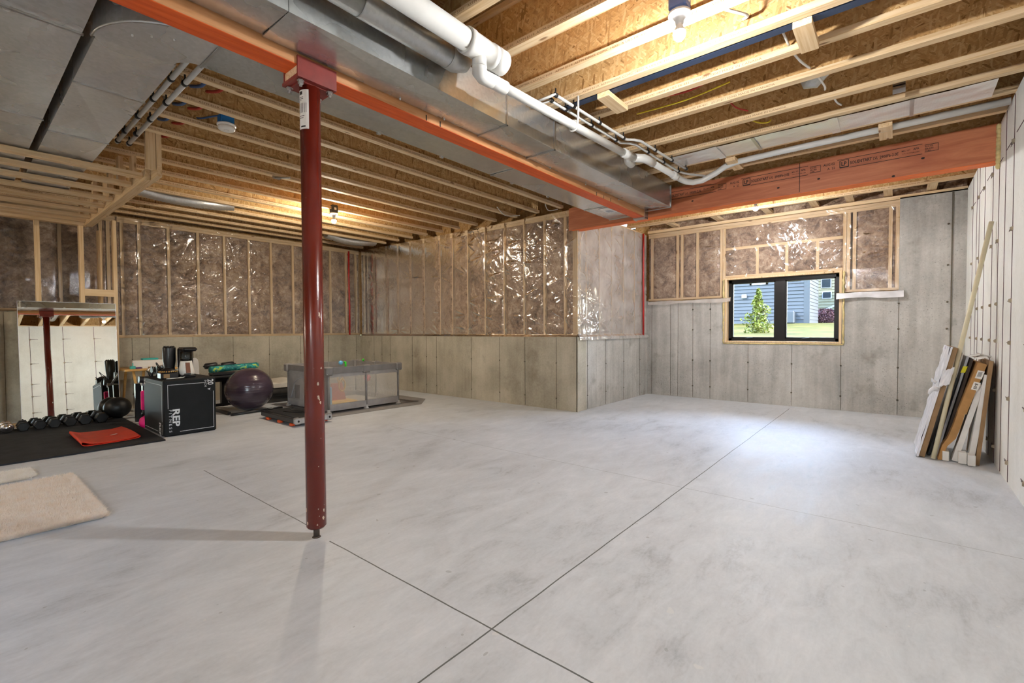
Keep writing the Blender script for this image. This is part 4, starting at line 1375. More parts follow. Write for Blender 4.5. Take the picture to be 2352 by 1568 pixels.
# wires
def wire(pts, r, mat, label, grp=None):
    P_ = [Vector(p) for p in pts]
    out = []
    for i in range(len(P_) - 1):
        p0 = P_[max(i - 1, 0)]; p1 = P_[i]; p2 = P_[i + 1]; p3 = P_[min(i + 2, len(P_) - 1)]
        for k in range(6):
            t = k / 6
            out.append(.5 * ((2 * p1) + (p2 - p0) * t + (2 * p0 - 5 * p1 + 4 * p2 - p3) * t * t + (-p0 + 3 * p1 - 3 * p2 + p3) * t ** 3))
    out.append(P_[-1])
    return tag(MB().tube(out, r, 8).build('cable', mat), label, 'cable', grp)
wire([(2.62, .80, 2.86), (2.72, .72, 2.84), (2.84, .66, 2.85), (2.93, .70, 2.89)], .008, 'wire_white', 'pale cable looping between joists right of the near bulb')
wire([(2.99, .55, 2.90), (3.12, .54, 2.86), (3.28, .53, 2.84)], .007, 'wire_white', 'white cable hanging across the bay beyond the dark blue strip')
wire([(3.34, .53, 2.84), (3.5, .50, 2.83), (3.68, .47, 2.85)], .007, 'wire_white', 'white cable crossing the second bay beyond the dark blue strip')
wire([(3.75, .46, 2.86), (3.95, .42, 2.83), (4.10, .43, 2.86)], .007, 'wire_white', 'white cable crossing the bay beside the small metal boot')
wire([(4.18, .40, 2.86), (4.32, .38, 2.84), (4.46, .36, 2.86)], .007, 'wire_white', 'white cable crossing the bay before the foil panel')
wire([(3.45, 1.55, 2.90), (3.50, 1.2, 2.87), (3.45, .9, 2.92)], .007, 'wire_red', 'red wire strung along a right-hand joist bay')
wire([(3.60, 1.65, 2.87), (3.58, 1.25, 2.85), (3.62, .95, 2.90)], .006, 'wire_yellow', 'yellow wire strung along a right-hand joist bay')
wire([(3.90, 1.05, 2.92), (3.97, 1.0, 2.86), (4.05, .93, 2.84)], .006, 'wire_red', 'short red wire end dangling beyond the pipes')
wire([(4.30, 1.0, 2.90), (4.34, .93, 2.85), (4.38, .86, 2.84), (4.42, .84, 2.87)], .006, 'wire_yellow', 'short yellow wire end dangling before the foil panel')
for k in range(4):
    y = 3.66 + .4055 * k
    wire([(1.20, y - .03, 2.90), (1.18, y + .10, 2.845), (1.17, y + .30, 2.90)], .012, 'wire_blue', 'blue pipe crossing the left joist bay, %s from the beam' % ['first', 'second', 'third', 'fourth'][k], 'blue pipes through the left joists')
    wire([(1.32, y - .03, 2.90), (1.29, y + .10, 2.85), (1.27, y + .30, 2.90)], .011, 'wire_red', 'red pipe crossing the left joist bay, %s from the beam' % ['first', 'second', 'third', 'fourth'][k], 'red pipes through the left joists')
    wire([(1.08, y - .04, 2.90), (1.07, y + .05, 2.79), (1.08, y + .2, 2.90)], .006, 'wire_white', 'thin white cable sagging in the left joist bay, %s from the beam' % ['first', 'second', 'third', 'fourth'][k], 'white cables through the left joists')
wire([(1.25, 4.48, 2.88), (1.35, 4.40, 2.86), (1.42, 4.30, 2.87), (1.45, 4.20, 2.86)], .007, 'wire_blue', 'dark cable leading to the smoke detector box')
wire([(5.2, 3.7, 2.83), (5.35, 3.75, 2.78), (5.45, 3.66, 2.80)], .006, 'wire_white', 'white cable end by the sheeted wall corner')
wire([(4.9, 4.3, 2.83), (5.15, 4.36, 2.77), (5.38, 4.28, 2.80)], .006, 'wire_white', 'white cable hanging at the sheeted wall, second from the corner')

# ================================================================== LAMPS
def lamp(x, y, zb, label, box='box_blue', warm=False):
    t = thing('ceiling_lamp', label, 'lamp', (x, y, zb), 'bare bulb lamps under the joists')
    MB().bbox(x - .045, x + .045, y - .045, y + .045, zb + .10, zb + .205, .012).build('junction_box', box, t)
    MB().box(x - .018, x + .012, y - .0475, y - .045, zb + .135, zb + .165).build('box_sticker', 'paper_label', t)
    MB().lathe((x, y, zb), [(0, .040), (.021, .040), (.022, .062), (.036, .074), (.055, .082), (.056, .095), (.048, .101), (0, .101)], 28).build('lampholder', 'porcelain', t)
    MB().lathe((x, y, zb), [(0, -.045), (.016, -.041), (.027, -.028), (.031, -.012), (.0305, -.001)], 14).build('bulb', 'bulb_warm' if warm else 'bulb_light', t)
    MB().lathe((x, y, zb), [(.0305, -.001), (.029, .006), (.020, .022), (.0145, .034), (.0145, .041)], 20).build('bulb_collar', 'porcelain', t)
    return t
lamp(2.435, .885, 2.655, 'bare white bulb in a porcelain holder nearest the camera, below a blue box')
lamp(3.45, 6.02, 2.655, 'bare bulb glowing right behind the red post, far left bay', 'clamp_black', warm=True)
lamp(6.52, 1.40, 2.655, 'bare bulb glowing below the joists beyond the long header', 'clamp_black')
lamp(-2.3, .3, 2.62, 'added fill bulb, unseen behind the camera in the nearest right bay')  # out-of-view lamp added to raise the overall brightness
lamp(-2.7, 7.2, 2.22, 'added fill bulb, unseen below the left end of the timber soffit', warm=True)  # out-of-view warm lamp added to brighten the left side
dt = thing('smoke_detector', 'round white smoke detector on a bright blue box under the left joists', 'smoke detector', (1.455, 4.12, 2.72))
MB().bbox(1.405, 1.505, 4.09, 4.17, 2.765, 2.84, .008).build('junction_box', 'box_blue_bright', dt)
MB().lathe((1.455, 4.12, 2.72), [(0, 0), (.050, .0), (.060, .008), (.062, .024), (.058, .027), (.058, .031), (.067, .033), (.067, .043), (.06, .046), (0, .046)], 32).build('detector_body', 'plastic_white', dt)
MB().lathe((1.455, 4.12, 2.72), [(.016, -.001), (.018, -.001), (.018, .001), (.016, .001)], 20).build('test_button_ring', 'board_grey', dt)
tag(MB().box(2.28, 2.36, 5.2, 5.22, 2.775, 2.80).tube([(2.3, 5.21, 2.78), (2.42, 5.1, 2.79)], .01, 8).build('metal_bracket', 'zinc'), 'small metal bracket on the left joists beyond the smoke detector', 'bracket')
tag(MB().box(4.30, 4.33, -.02, .05, 2.83, 2.90).box(4.30, 4.305, -.02, .05, 2.78, 2.84).build('metal_clip', 'zinc'), 'bent metal clip hanging between right-hand joists near the foil panel', 'bracket')
# ================================================================== GYM CORNER
# rubber floor mat with a ragged edge
mt = MB()
top = []
for x in np.arange(-1.6, 1.431, .03): top.append((float(x), 5.835 + random.uniform(-.004, .004) + .02 * (x - 1.4) * -.1))
poly_ = [(p[0], p[1], 0.001) for p in top] + [(1.455, 7.85, .001), (-1.6, 7.90, .001)]
mt.prism(poly_, (0, 0, .014))
tag(mt.build('rubber_mat', 'rubber_mat'), 'large black rubber gym mat on the floor in front of the mirror', 'mat')

# plyo box
BX0, BX1, BY0, BY1, BH = 1.462, 1.962, 6.02, 6.78, .612
pb = thing('plyo_box', 'black soft plyo box with white printed lines and lettering', 'box', ((BX0 + BX1) / 2, (BY0 + BY1) / 2, 0))
MB().bbox(BX0, BX1, BY0, BY1, .001, BH, .014).build('box_body', 'plyo_skin', pb)
pt = MB()
fy = BY0 - .0006
def fl_(u0_, u1_, v0_, v1_): pt.box(BX0 + u0_, BX0 + u1_, fy - .0006, fy, v0_, v1_)
fl_(.040, .385, .553, .558); fl_(.040, .044, .30, .558); fl_(.145, .475, .042, .047); fl_(.471, .475, .042, .455)
down = (0, 0, -1); rgt = (1, 0, 0)
text_into(pt, 'REP', (BX0 + .082, fy - .001, .296), down, rgt, .092, 1.28, 0, .0006, bold=.03)
text_into(pt, 'F I T N E S S', (BX0 + .048, fy - .001, .292), down, rgt, .036, 1.32, 0, .0006)
text_into(pt, '20', (BX0 + .418, fy - .001, .590), down, rgt, .082, .78, 0, .0006, bold=.025)
text_into(pt, 'INCH', (BX0 + .385, fy - .001, .586), down, rgt, .034, .95, 0, .0006)
pt.add([(BX0 + .414, fy - .0006, .482), (BX0 + .448, fy - .0006, .490), (BX0 + .436, fy - .0006, .474), (BX0 + .448, fy - .0006, .462)], [(0, 1, 2), (0, 2, 3)])
fx = BX0 - .0006
pt.box(fx - .0006, fx, BY0 + .05, BY1 - .1, .553, .558); pt.box(fx - .0006, fx, BY0 + .05, BY0 + .055, .16, .558); pt.box(fx - .0006, fx, BY0 + .2, BY1 - .04, .042, .047)
text_into(pt, 'REP', (fx - .001, BY0 + .155, .15), down, (0, -1, 0), .085, 1.1, 0, .0006, bold=.03)
text_into(pt, 'FITNESS', (fx - .001, BY0 + .058, .13), down, (0, -1, 0), .03, 1.0, 0, .0006)
text_into(pt, '24', (fx - .001, BY1 - .03, .59), down, (0, -1, 0), .08, .9, 0, .0006, bold=.02)
pt.build('printing', 'print_white', pb)

# things on the plyo box
zt = BH
bw = thing('juicer', 'black and white machine with a clear smoky tank on the plyo box', 'appliance', (1.78, 6.25, zt))
MB().bbox(1.665, 1.815, 6.17, 6.40, zt, zt + .028, .01).bbox(1.70, 1.83, 6.33, 6.42, zt, zt + .325, .02).bbox(1.70, 1.845, 6.20, 6.42, zt + .292, zt + .338, .018).bbox(1.70, 1.845, 6.36, 6.42, zt + .02, zt + .32, .012).build('housing', 'plastic_black', bw)
MB().lathe((1.742, 6.25, zt), [(0, .028), (.074, .028), (.080, .05), (.074, .09), (.062, .14), (.056, .175), (.054, .185), (0, .185)], 24).build('white_base', 'plastic_white', bw)
MB().lathe((1.742, 6.25, zt), [(0, .186), (.052, .186), (.057, .21), (.059, .285), (.054, .29), (0, .29)], 24).build('tank', 'tank_plastic', bw)
MB().obox((1.738, 6.180, zt + .11), (.020, 0, 0), (0, .010, 0), (0, .012, .058)).build('wax_window', 'wax_brown', bw)
MB().obox((1.730, 6.170, zt + .04), (.030, 0, 0), (0, .006, 0), (0, 0, .007)).build('handle_slot', 'plastic_black', bw)
cy = thing('cylinder_machine', 'tall glossy black cylinder machine standing on the plyo box', 'appliance', (1.62, 6.38, zt))
MB().lathe((1.628, 6.43, zt), [(0, 0), (.075, 0), (.075, .02), (.052, .05), (.052, .12), (.055, .14), (.062, .19), (.064, .33), (.062, .338), (0, .338)], 28).build('machine_body', 'plastic_black', cy)
rg = MB()
for a in np.linspace(0, 2 * PI, 10)[:-1]: rg.sphere((1.628 + .043 * math.cos(a), 6.43 + .043 * math.sin(a), zt + .345), .011, 8, 6)
rg.build('cap_knobs', 'plastic_black', cy)
ac = thing('round_gadget', 'low black round gadget with gold accents on the plyo box', 'gadget', (1.56, 6.24, zt))
MB().bbox(1.48, 1.645, 6.16, 6.30, zt, zt + .07, .01).build('base_box', 'plastic_black', ac)
MB().lathe((1.565, 6.24, zt + .07), [(0, .045), (.03, .045), (.05, .035), (.085, .012), (.088, .0), (0, .0)], 20).build('round_top', 'plastic_black', ac)
g_ = MB()
for a in np.linspace(3.3, 6.1, 12): g_.sphere((1.565 + .086 * math.cos(a), 6.24 + .086 * math.sin(a), zt + .078), .008, 6, 5)
g_.build('gold_beads', 'gold', ac)
MB().box(1.505, 1.56, 6.157, 6.16, zt + .012, zt + .055).build('paper_label', 'cardboard', ac)
def cord(pts, r, mat, label): return wire(pts, r, mat, label)
cord([(1.70, 6.20, zt + .012), (1.63, 6.14, zt + .006), (1.55, 6.10, zt + .005), (1.52, 6.12, zt + .005), (1.58, 6.15, zt + .006), (1.66, 6.13, zt + .006), (1.72, 6.19, zt + .014)], .0035, 'wire_white', 'white charging cord looped on the plyo box top')
cord([(1.58, 6.47, zt + .06), (1.52, 6.45, zt + .13), (1.50, 6.40, zt + .17), (1.54, 6.36, zt + .10), (1.60, 6.30, zt + .07)], .005, 'plastic_black', 'black curly cord beside the tall black machine')
fe = MB()
for k in range(26):
    a = random.uniform(0, 6.28); r_ = random.uniform(.02, .09)
    p = Vector((1.55 + r_ * math.cos(a), 6.52 + r_ * math.sin(a) * .8, zt + .008))
    q = p + Vector((random.uniform(-.04, .04), random.uniform(-.04, .04), random.uniform(.03, .11)))
    fe.tube([p, (p + q) / 2 + Vector((0, 0, .02)), q], [.007, .008, .004], 6)
tag(fe.build('cable_bundle', 'plastic_black'), 'tangled bundle of black straps and cables behind the black machines', 'cable bundle')

# adjustable bench end behind the plyo box (black uprights with grey rail and pink pieces)
rk = thing('dumbbell_rack', 'black steel rack with a grey rail standing behind the plyo box', 'rack', (1.62, 7.15, 0))
MB().box(1.50, 1.56, 7.0, 7.06, 0.0, .50).build('upright', 'plastic_black', rk)
MB().box(1.50, 1.56, 7.34, 7.40, 0, .48).build('upright', 'plastic_black', rk)
MB().obox((1.66, 7.02, .485), (.17, 0, -.03), (0, .03, 0), (0, 0, .03)).build('rail', 'board_grey', rk)
MB().tube([(1.46, 6.98, .56), (1.60, 6.98, .55)], .040, 14).build('roller_pad', 'vinyl_black', rk)
MB().tube([(1.52, 7.04, .50), (1.60, 7.2, .66), (1.85, 7.25, .72)], .012, 8).build('arm', 'silver', rk)
gr_ = MB()
for k in range(9):
    gr_.tube([(1.585 + k * .026, 6.98, .655), (1.597 + k * .026, 6.98, .655)], .055 if k % 2 == 0 else .047, 14)
tag(gr_.build('ridged_roller', 'rubber_black'), 'ridged black roller lying on the rack behind the plyo box', 'roller')
pk = thing('pink_kettlebell', 'hot pink kettlebell on the floor behind the plyo box', 'kettlebell', (1.52, 6.86, 0))
MB().lathe((1.50, 6.88, 0), [(0, 0), (.055, 0), (.072, .05), (.062, .10), (.03, .135), (0, .14)], 20).build('bell_body', 'hot_pink', pk)
MB().tube([(1.47, 6.88, .12), (1.465, 6.88, .17), (1.50, 6.88, .195), (1.535, 6.88, .17), (1.53, 6.88, .12)], .012, 10).build('bell_handle', 'plastic_black', pk)
tag(MB().bbox(1.462, 1.535, 6.90, 6.935, .20, .43, .01).build('pink_pouch', 'hot_pink'), 'hot pink strap pouch hanging on the rack above the kettlebell', 'pouch')

# low wooden table behind
tb = thing('side_table', 'low light-wood table with splayed legs by the left wall', 'table', (1.78, 8.0, 0))
MB().bbox(1.50, 2.10, 7.86, 8.40, .600, .630, .006).build('tabletop', 'table_wood', tb)
for (xa, ya_, xb, yb_) in ((1.60, 7.92, 1.68, 7.90), (1.72, 7.95, 1.66, 7.90), (2.02, 7.92, 2.06, 7.9), (1.60, 8.32, 1.56, 8.36), (2.02, 8.32, 2.06, 8.36)):
    MB().tube([(xa, ya_, .60), (xb, yb_, .002)], .015, 10).build('leg', 'table_wood', tb)
pr_ = thing('storage_tray', 'white box with a teal lid on the low wooden table', 'box', (1.80, 8.1, .63))
MB().bbox(1.62, 1.98, 8.06, 8.24, .630, .735, .01).build('tray_body', 'plastic_white', pr_)
MB().bbox(1.74, 1.92, 8.08, 8.20, .735, .760, .006).build('lid', 'teal', pr_)
tag(MB().bbox(1.57, 1.63, 7.93, 7.97, .630, .668, .004).bbox(1.60, 1.61, 7.95, 7.96, .668, .71, .002).build('teal_bottle', 'teal'), 'small teal tool standing at the table front edge', 'tool')
for k, (x, mt_) in enumerate(((1.66, 'purple'), (1.73, 'plastic_white'), (1.80, 'cardboard'))):
    tag(MB().obox((x, 7.95, .640), (.032, .01, 0), (-.006, .016, 0), (0, 0, .009)).build('small_item', mt_),
        ['dark purple small item on the table front edge', 'white small item at the middle of the table front edge', 'tan small item at the right of the table front edge'][k], 'small item')
ch = thing('desk_chair', 'pale grey rounded chair back showing above the plyo box', 'chair', (2.05, 7.4, 0))
cb2 = MB()
A2, Z2 = np.meshgrid(np.linspace(-1, 1, 14), np.linspace(0, 1, 14))
pts2 = []
for sgn in (0, .03):
    X2 = 2.078 + .105 * A2 * (1 - .12 * Z2 ** 6)
    Y2 = 7.30 - .03 * (1 - A2 ** 2) + sgn
    Zz = .43 + (.35 - .03 * A2 ** 4) * Z2
    pts2.append(np.stack([X2, Y2, Zz], -1))
cb2.grid(pts2[0]); cb2.grid(pts2[1][:, ::-1])
for e_ in (0, -1):
    cb2.grid(np.stack([pts2[0][:, e_], pts2[1][:, e_]], 1))
    cb2.grid(np.stack([pts2[0][e_], pts2[1][e_]], 1))
cb2.build('backrest', 'grey_shell', ch)
MB().bbox(1.97, 2.185, 7.33, 7.56, .40, .44, .015).build('seat', 'grey_shell', ch)
for x in (1.99, 2.165):
    for y in (7.36, 7.53): MB().tube([(x, y, .40), (x, y, .002)], .012, 8).build('leg', 'plastic_black', ch)

# weight bench
be = thing('weight_bench', 'black weight bench with foam roller pads behind the purple ball', 'bench', (2.55, 7.7, 0))
MB().bbox(2.26, 3.02, 7.58, 7.84, .445, .485, .015).build('pad', 'vinyl_black', be)
MB().box(2.30, 3.0, 7.66, 7.74, .39, .445).box(2.575, 2.655, 7.66, 7.74, .03, .40).build('frame', 'plastic_black', be)
MB().box(2.30, 2.95, 7.68, 7.72, .03, .07).box(2.40, 2.44, 6.95, 8.15, .002, .04).build('base_rail', 'plastic_black', be)
MB().tube([(2.40, 6.84, .02), (3.10, 6.90, .02)], .018, 8).build('foot_bar', 'plastic_black', be)
MB().bbox(2.44, 2.86, 7.60, 7.78, .485, .53, .012).build('block_pad', 'vinyl_black', be)
for xa, xb in ((2.44, 2.60), (2.66, 2.83)):
    MB().tube([(xa, 7.92, .612), (xa + .012, 7.92, .612), (xb - .012, 7.92, .625), (xb, 7.92, .625)], [.036, .043, .043, .036], 16).build('foam_roller', 'vinyl_black', be)
MB().tube([(2.42, 7.92, .611), (2.86, 7.92, .627)], .012, 8).tube([(2.63, 7.92, .618), (2.63, 7.76, .46)], .014, 8).build('roller_bar', 'plastic_black', be)
MB().tube([(2.14, 7.5, .22), (2.36, 7.5, .22)], .055, 16).build('side_roller', 'vinyl_black', be)
rl = MB()
rl.tube([(2.405, 7.62, .580), (2.42, 7.62, .580), (3.05, 7.62, .606), (3.065, 7.62, .606)], [.040, .046, .046, .040], 24)
rl.tube([(2.404, 7.62, .580), (2.402, 7.62, .580)], [.030, .0], 16)
tag(rl.build('rolled_mat', 'mat_camo'), 'rolled teal and green patterned exercise mat on the bench', 'exercise mat')

# exercise ball
bl = thing('exercise_ball', 'large glossy dark purple exercise ball on the floor', 'ball', (2.745, 7.12, 0))
MB().sphere((2.745, 7.12, .308), .302, 64, 36, 0, (1.02, 1.02, .985)).build('ball_body', 'ball_purple', bl)
cdir = (Vector((0, 0, 1.13)) - Vector((2.745, 7.12, .308))).normalized()
vd = (cdir + rt * .50 - up * .18).normalized()
MB().lathe(Vector((2.745, 7.12, .308)) + vd * .300, [(0, .007), (.008, .006), (.009, 0)], 10, 0, True, vd).build('valve', 'plastic_white', bl)
sb = thing('slam_ball', 'black rubber slam ball at the end of the dumbbell row', 'ball', (1.385, 7.80, .015))
MB().sphere((1.405, 7.80, .15), .136, 40, 24, 0, (1.06, 1.06, .99)).build('ball_body', 'rubber_black', sb)
MB().lathe((1.375, 7.79, .282), [(0, .005), (.014, .004), (.015, 0)], 12).build('valve', 'board_grey', sb)

# mirror
mang = math.radians(4.2)
mi = thing('floor_mirror', 'large frameless mirror leaning against the closet studs', 'mirror', (1.02, 7.99, 0))
mx0, mx1 = .555, 1.462
bot = Vector((0, 7.968, .004)); topv = Vector((0, 8.098, 1.505))
zdir = (topv - bot).normalized(); nrm = Vector((0, zdir.z, -zdir.y))
mm = MB()
c0 = (bot + topv) / 2
mm.obox(Vector(((mx0 + mx1) / 2, c0.y, c0.z)) + Vector((0, .0035, 0)), ((mx1 - mx0) / 2, -.0077 * (mx1 - mx0) / 2, 0), nrm * .0025, zdir * ((topv - bot).length / 2)).build('mirror_glass', 'mirror_glass', mi)
ed = MB()
for s_ in (mx0, mx1):
    ed.obox(Vector((s_, c0.y - .0077 * (s_ - (mx0 + mx1) / 2), c0.z)) + Vector((0, .0035, 0)), (.002, 0, 0), nrm * .0032, zdir * ((topv - bot).length / 2))
ed.obox(Vector(((mx0 + mx1) / 2, topv.y + .0035, topv.z)), ((mx1 - mx0) / 2, -.0077 * (mx1 - mx0) / 2, 0), nrm * .0032, zdir * .002)
ed.build('polished_edge', 'silver', mi)

# dumbbells
def hex_head(mb, cx, cy, cz, r, L, m=0):
    ring = [(r * math.cos(PI / 3 * k), r * math.sin(PI / 3 * k)) for k in range(6)]
    secs = [(-L / 2, .84), (-L / 2 + .012, 1), (L / 2 - .012, 1), (L / 2, .84)]
    vs = [(cx + a * s_, cy + d_, cz + b * s_) for d_, s_ in secs for a, b in ring]
    fs = [tuple(range(6)), tuple(range(18, 24))[::-1]]
    for i in range(3):
        for k in range(6):
            k2 = (k + 1) % 6
            fs.append((i * 6 + k, (i + 1) * 6 + k, (i + 1) * 6 + k2, i * 6 + k2))
    mb.add(vs, fs, m)
def dumbbell(label, grp):
    t = thing('dumbbell', label, 'dumbbell', (0, 0, 0), grp)
    r = .062
    h = r * math.sin(PI / 3)
    for s_ in (-1, 1):
        b = MB(); hex_head(b, 0, s_ * .095, h, r, .075); b.build('hex_head', 'rubber_black', t)
    MB().tube([(0, -.06, h), (0, -.03, h), (0, 0, h), (0, .03, h), (0, .06, h)], [.014, .016, .018, .016, .014], 12).build('handle', 'silver', t)
    return t
pos_d = [(.545, 7.71, .90, -.03), (.672, 7.70, .92, .02), (.795, 7.69, .96, -.02), (.925, 7.69, 1.0, .03), (1.062, 7.68, 1.06, -.03), (1.205, 7.68, 1.10, .02)]
od = ['next to the chrome dumbbell', 'second from the chrome dumbbell', 'third from the chrome dumbbell', 'third from the slam ball', 'second from the slam ball', 'right beside the slam ball']
d0 = dumbbell('x', 'black hex dumbbells in front of the mirror')
for k, (x, y, s_, rz) in enumerate(pos_d):
    d_ = d0 if k == 0 else copy_tree(d0)
    d_.location = (x, y, .0152); d_.scale = (s_, s_, s_); d_.rotation_euler = (0, 0, rz)
    d_['label'] = 'black rubber hex dumbbell on the mat, ' + od[k]
for k, x in enumerate((.415, .27)):
    cd = thing('chrome_dumbbell', ['shiny chrome dumbbell with round heads beside the black ones', 'shiny chrome dumbbell cut by the left picture edge'][k], 'dumbbell', (x, 7.70, .015), 'chrome dumbbells')
    for s_ in (-1, 1):
        MB().lathe((x, 7.70 + s_ * .09, .072), [(0, -.035), (.028, -.035), (.030, -.028), (.045, -.03), (.056, -.022), (.056, .022), (.045, .03), (.030, .028), (0, .035)], 28, 0, True, (0, 1, 0)).build('round_head', 'chrome', cd)
    MB().tube([(x, 7.62, .072), (x, 7.78, .072)], .014, 12).build('handle', 'chrome', cd)

# resistance band: flattened loop lying on the mat
rb = MB()
prof = []
W_ = .235
for i in range(40):
    t = i / 40 * 2 * PI
    px = W_ * (abs(math.cos(t)) ** .55) * (1 if math.cos(t) > 0 else -1)
    endbulge = abs(px / W_) ** 4
    left = 1.5 if px < 0 else .8
    hz = .005 + .019 * endbulge * left
    pz = hz * (abs(math.sin(t)) ** .6) * (1 if math.sin(t) > 0 else -1)
    prof.append((px, pz + .016 + .017 * endbulge * left))
rings = []
for j in range(26):
    v = j / 25
    row = []
    for (px, pz) in prof:
        y = 6.08 + .80 * v + (.05 * (px / W_) * (1 - v) if px > 0 else 0)
        x = 1.052 + px * (1 - .05 * v)
        lift = .03 * math.exp(-((v - .55) / .3) ** 2) * max(0, px / W_) * 0 + .012 * math.sin(v * 3.1) * (1 if pz > .02 else .2) * max(0, px / W_)
        row.append((x, y, pz + .006 + lift))
    rings.append(row)
o_ = 0
n_ = len(prof)
vs = [p for row in rings for p in row]
inner = []
for row in rings:
    cxx = sum(p[0] for p in row) / n_; czz = sum(p[2] for p in row) / n_
    for p in row:
        dx, dz = p[0] - cxx, p[2] - czz
        inner.append((p[0] - (.0022 if dx > 0 else -.0022) * min(1, abs(dx) / .2), p[1], p[2] - (.0022 if dz > 0 else -.0022)))
fs = []
M_ = len(vs)
for j in range(25):
    for k in range(n_):
        k2 = (k + 1) % n_
        fs.append((j * n_ + k, j * n_ + k2, (j + 1) * n_ + k2, (j + 1) * n_ + k))
        fs.append((M_ + j * n_ + k2, M_ + j * n_ + k, M_ + (j + 1) * n_ + k, M_ + (j + 1) * n_ + k2))
for k in range(n_):
    k2 = (k + 1) % n_
    fs.append((k, M_ + k, M_ + k2, k2)); a_ = 25 * n_
    fs.append((a_ + k, a_ + k2, M_ + a_ + k2, M_ + a_ + k))
rb.add(vs + inner, fs, 0, True)
ro_ = tag(rb.build('resistance_band', 'band_red'), 'flat orange-red resistance band loop lying on the black mat', 'resistance band')
MB().obox((1.12, 6.42, .041), (.028, .02, .0), (-.005, .009, 0), (0, 0, .0008)).build('band_logo', 'paper_label', ro_)

# rugs
def rug(name, label, x0, x1, y0, y1, mat, n, h, rr=.03, seed=1, edge_mat=None):
    t = thing(name, label, 'rug', ((x0 + x1) / 2, (y0 + y1) / 2, 0), 'shaggy rugs at the left')
    MB().bbox(x0 + .01, x1 - .01, y0 + .01, y1 - .01, .001, .014, .005).build('backing', mat, t)
    R = np.random.default_rng(seed)
    x = R.uniform(x0, x1, n); y = R.uniform(y0, y1, n)
    k_ = n // 6
    x[:k_] = x1 - np.abs(R.normal(0, .012, k_)); y[k_:2 * k_] = y0 + np.abs(R.normal(0, .012, k_))
    dxr = np.maximum(0, x - (x1 - rr)); dyr = np.maximum(0, np.maximum(y - (y1 - rr), (y0 + rr) - y))
    ok = np.hypot(dxr, dyr) < rr
    x, y = x[ok], y[ok]; n = len(x)
    an = R.uniform(0, 2 * PI, n); w = R.uniform(.0018, .0034, n)
    hh = h * R.uniform(.55, 1.0, n)
    lx = R.normal(0, .012, n) + np.where(x > x1 - .02, .012, 0); ly = R.normal(0, .012, n) + np.where(y < y0 + .02, -.012, 0)
    ex = np.where(x > x1 - .01, .45, 1) * np.where(y < y0 + .01, .45, 1)
    V = np.zeros((n, 3, 3))
    V[:, 0] = np.stack([x + w * np.cos(an), y + w * np.sin(an), np.full(n, .010)], 1)
    V[:, 1] = np.stack([x - w * np.cos(an), y - w * np.sin(an), np.full(n, .010)], 1)
    V[:, 2] = np.stack([x + lx, y + ly, .010 + hh * ex], 1)
    b = MB()
    b.v = V.reshape(-1, 3).tolist()
    b.f = [(3 * i, 3 * i + 1, 3 * i + 2) for i in range(n)]
    b.mi = [0] * n; b.sm = [False] * n
    p = b.build('pile', mat, t)
    p['kind'] = 'stuff'
rug('shag_rug', 'peach-cream shaggy rug at the left picture edge, the nearer one', -.75, .60, 3.70, 4.97, 'rug_cream', 110000, .034, .02, 3)
rug('shag_rug', 'small ivory shaggy rug with rounded corners behind the larger one', -.75, .415, 5.12, 5.50, 'rug_ivory', 34000, .024, .07, 5)

# walking pad
wk = thing('walking_pad', 'low black walking pad with silver corner end caps and orange feet', 'treadmill', (2.82, 5.92, 0))
MB().bbox(2.60, 3.04, 5.47, 6.40, .030, .092, .008).build('deck', 'plastic_black', wk)
MB().box(2.64, 3.00, 5.52, 6.36, .092, .096).build('belt', 'rubber_mat', wk)
MB().bbox(2.585, 3.055, 5.43, 5.475, .030, .100, .010).build('end_cap', 'silver', wk)
for x in (2.595, 2.985):
    MB().bbox(x, x + .06, 5.425, 5.50, .028, .104, .008).build('corner_block', 'silver', wk)
    MB().lathe((x + .030, 5.425, .066), [(0, .001), (.013, .001), (.013, -.004), (0, -.004)], 12, 0, True, (0, 1, 0)).build('corner_bolt', 'plastic_black', wk)
for y in (5.56, 5.88, 6.2):
    for x in (2.588, 3.0): MB().bbox(x, x + .05, y - .03, y + .03, .001, .034, .006).build('foot', 'orange', wk)
cord([(2.75, 6.1, .101), (2.80, 5.9, .101), (2.86, 5.78, .101), (2.92, 5.86, .101), (2.86, 6.0, .101), (2.90, 6.2, .101), (2.98, 6.3, .101)], .004, 'plastic_black', 'thin black cord lying on the walking pad')
tag(MB().bbox(2.68, 2.75, 6.36, 6.41, .097, .118, .006).build('remote_control', 'plastic_black'), 'small black remote lying at the far end of the walking pad', 'remote')

# playpen
A0, A1, B0, B1, HP = 3.29, 4.43, 5.94, 7.10, .63
tag(MB().prism([(3.16, 5.70, .001), (4.62, 5.62, .001), (5.02, 6.0, .001), (5.02, 7.3, .001), (3.16, 7.3, .001)], (0, 0, .004)).build('floor_mat', 'playpen_grey'), 'thin grey mat lying under the baby playpen', 'mat')
pp = thing('playpen', 'grey fabric baby playpen with see-through mesh sides', 'playpen', ((A0 + A1) / 2, (B0 + B1) / 2, .006))
xm = (A0 + A1) / 2 + .01
posts = [(A0, B0), (xm, B0), (A1, B0), (A0, B1), (xm, B1), (A1, B1), (A1, (B0 + B1) / 2)]
for (x, y) in posts:
    MB().tube([(x, y, .05), (x, y, .57)], .016, 12).build('post', 'playpen_grey', pp)
    MB().lathe((x, y, .006), [(0, 0), (.040, 0), (.036, .015), (.022, .024), (.022, .055), (0, .055)], 14).build('foot_cup', 'grey_shell', pp)
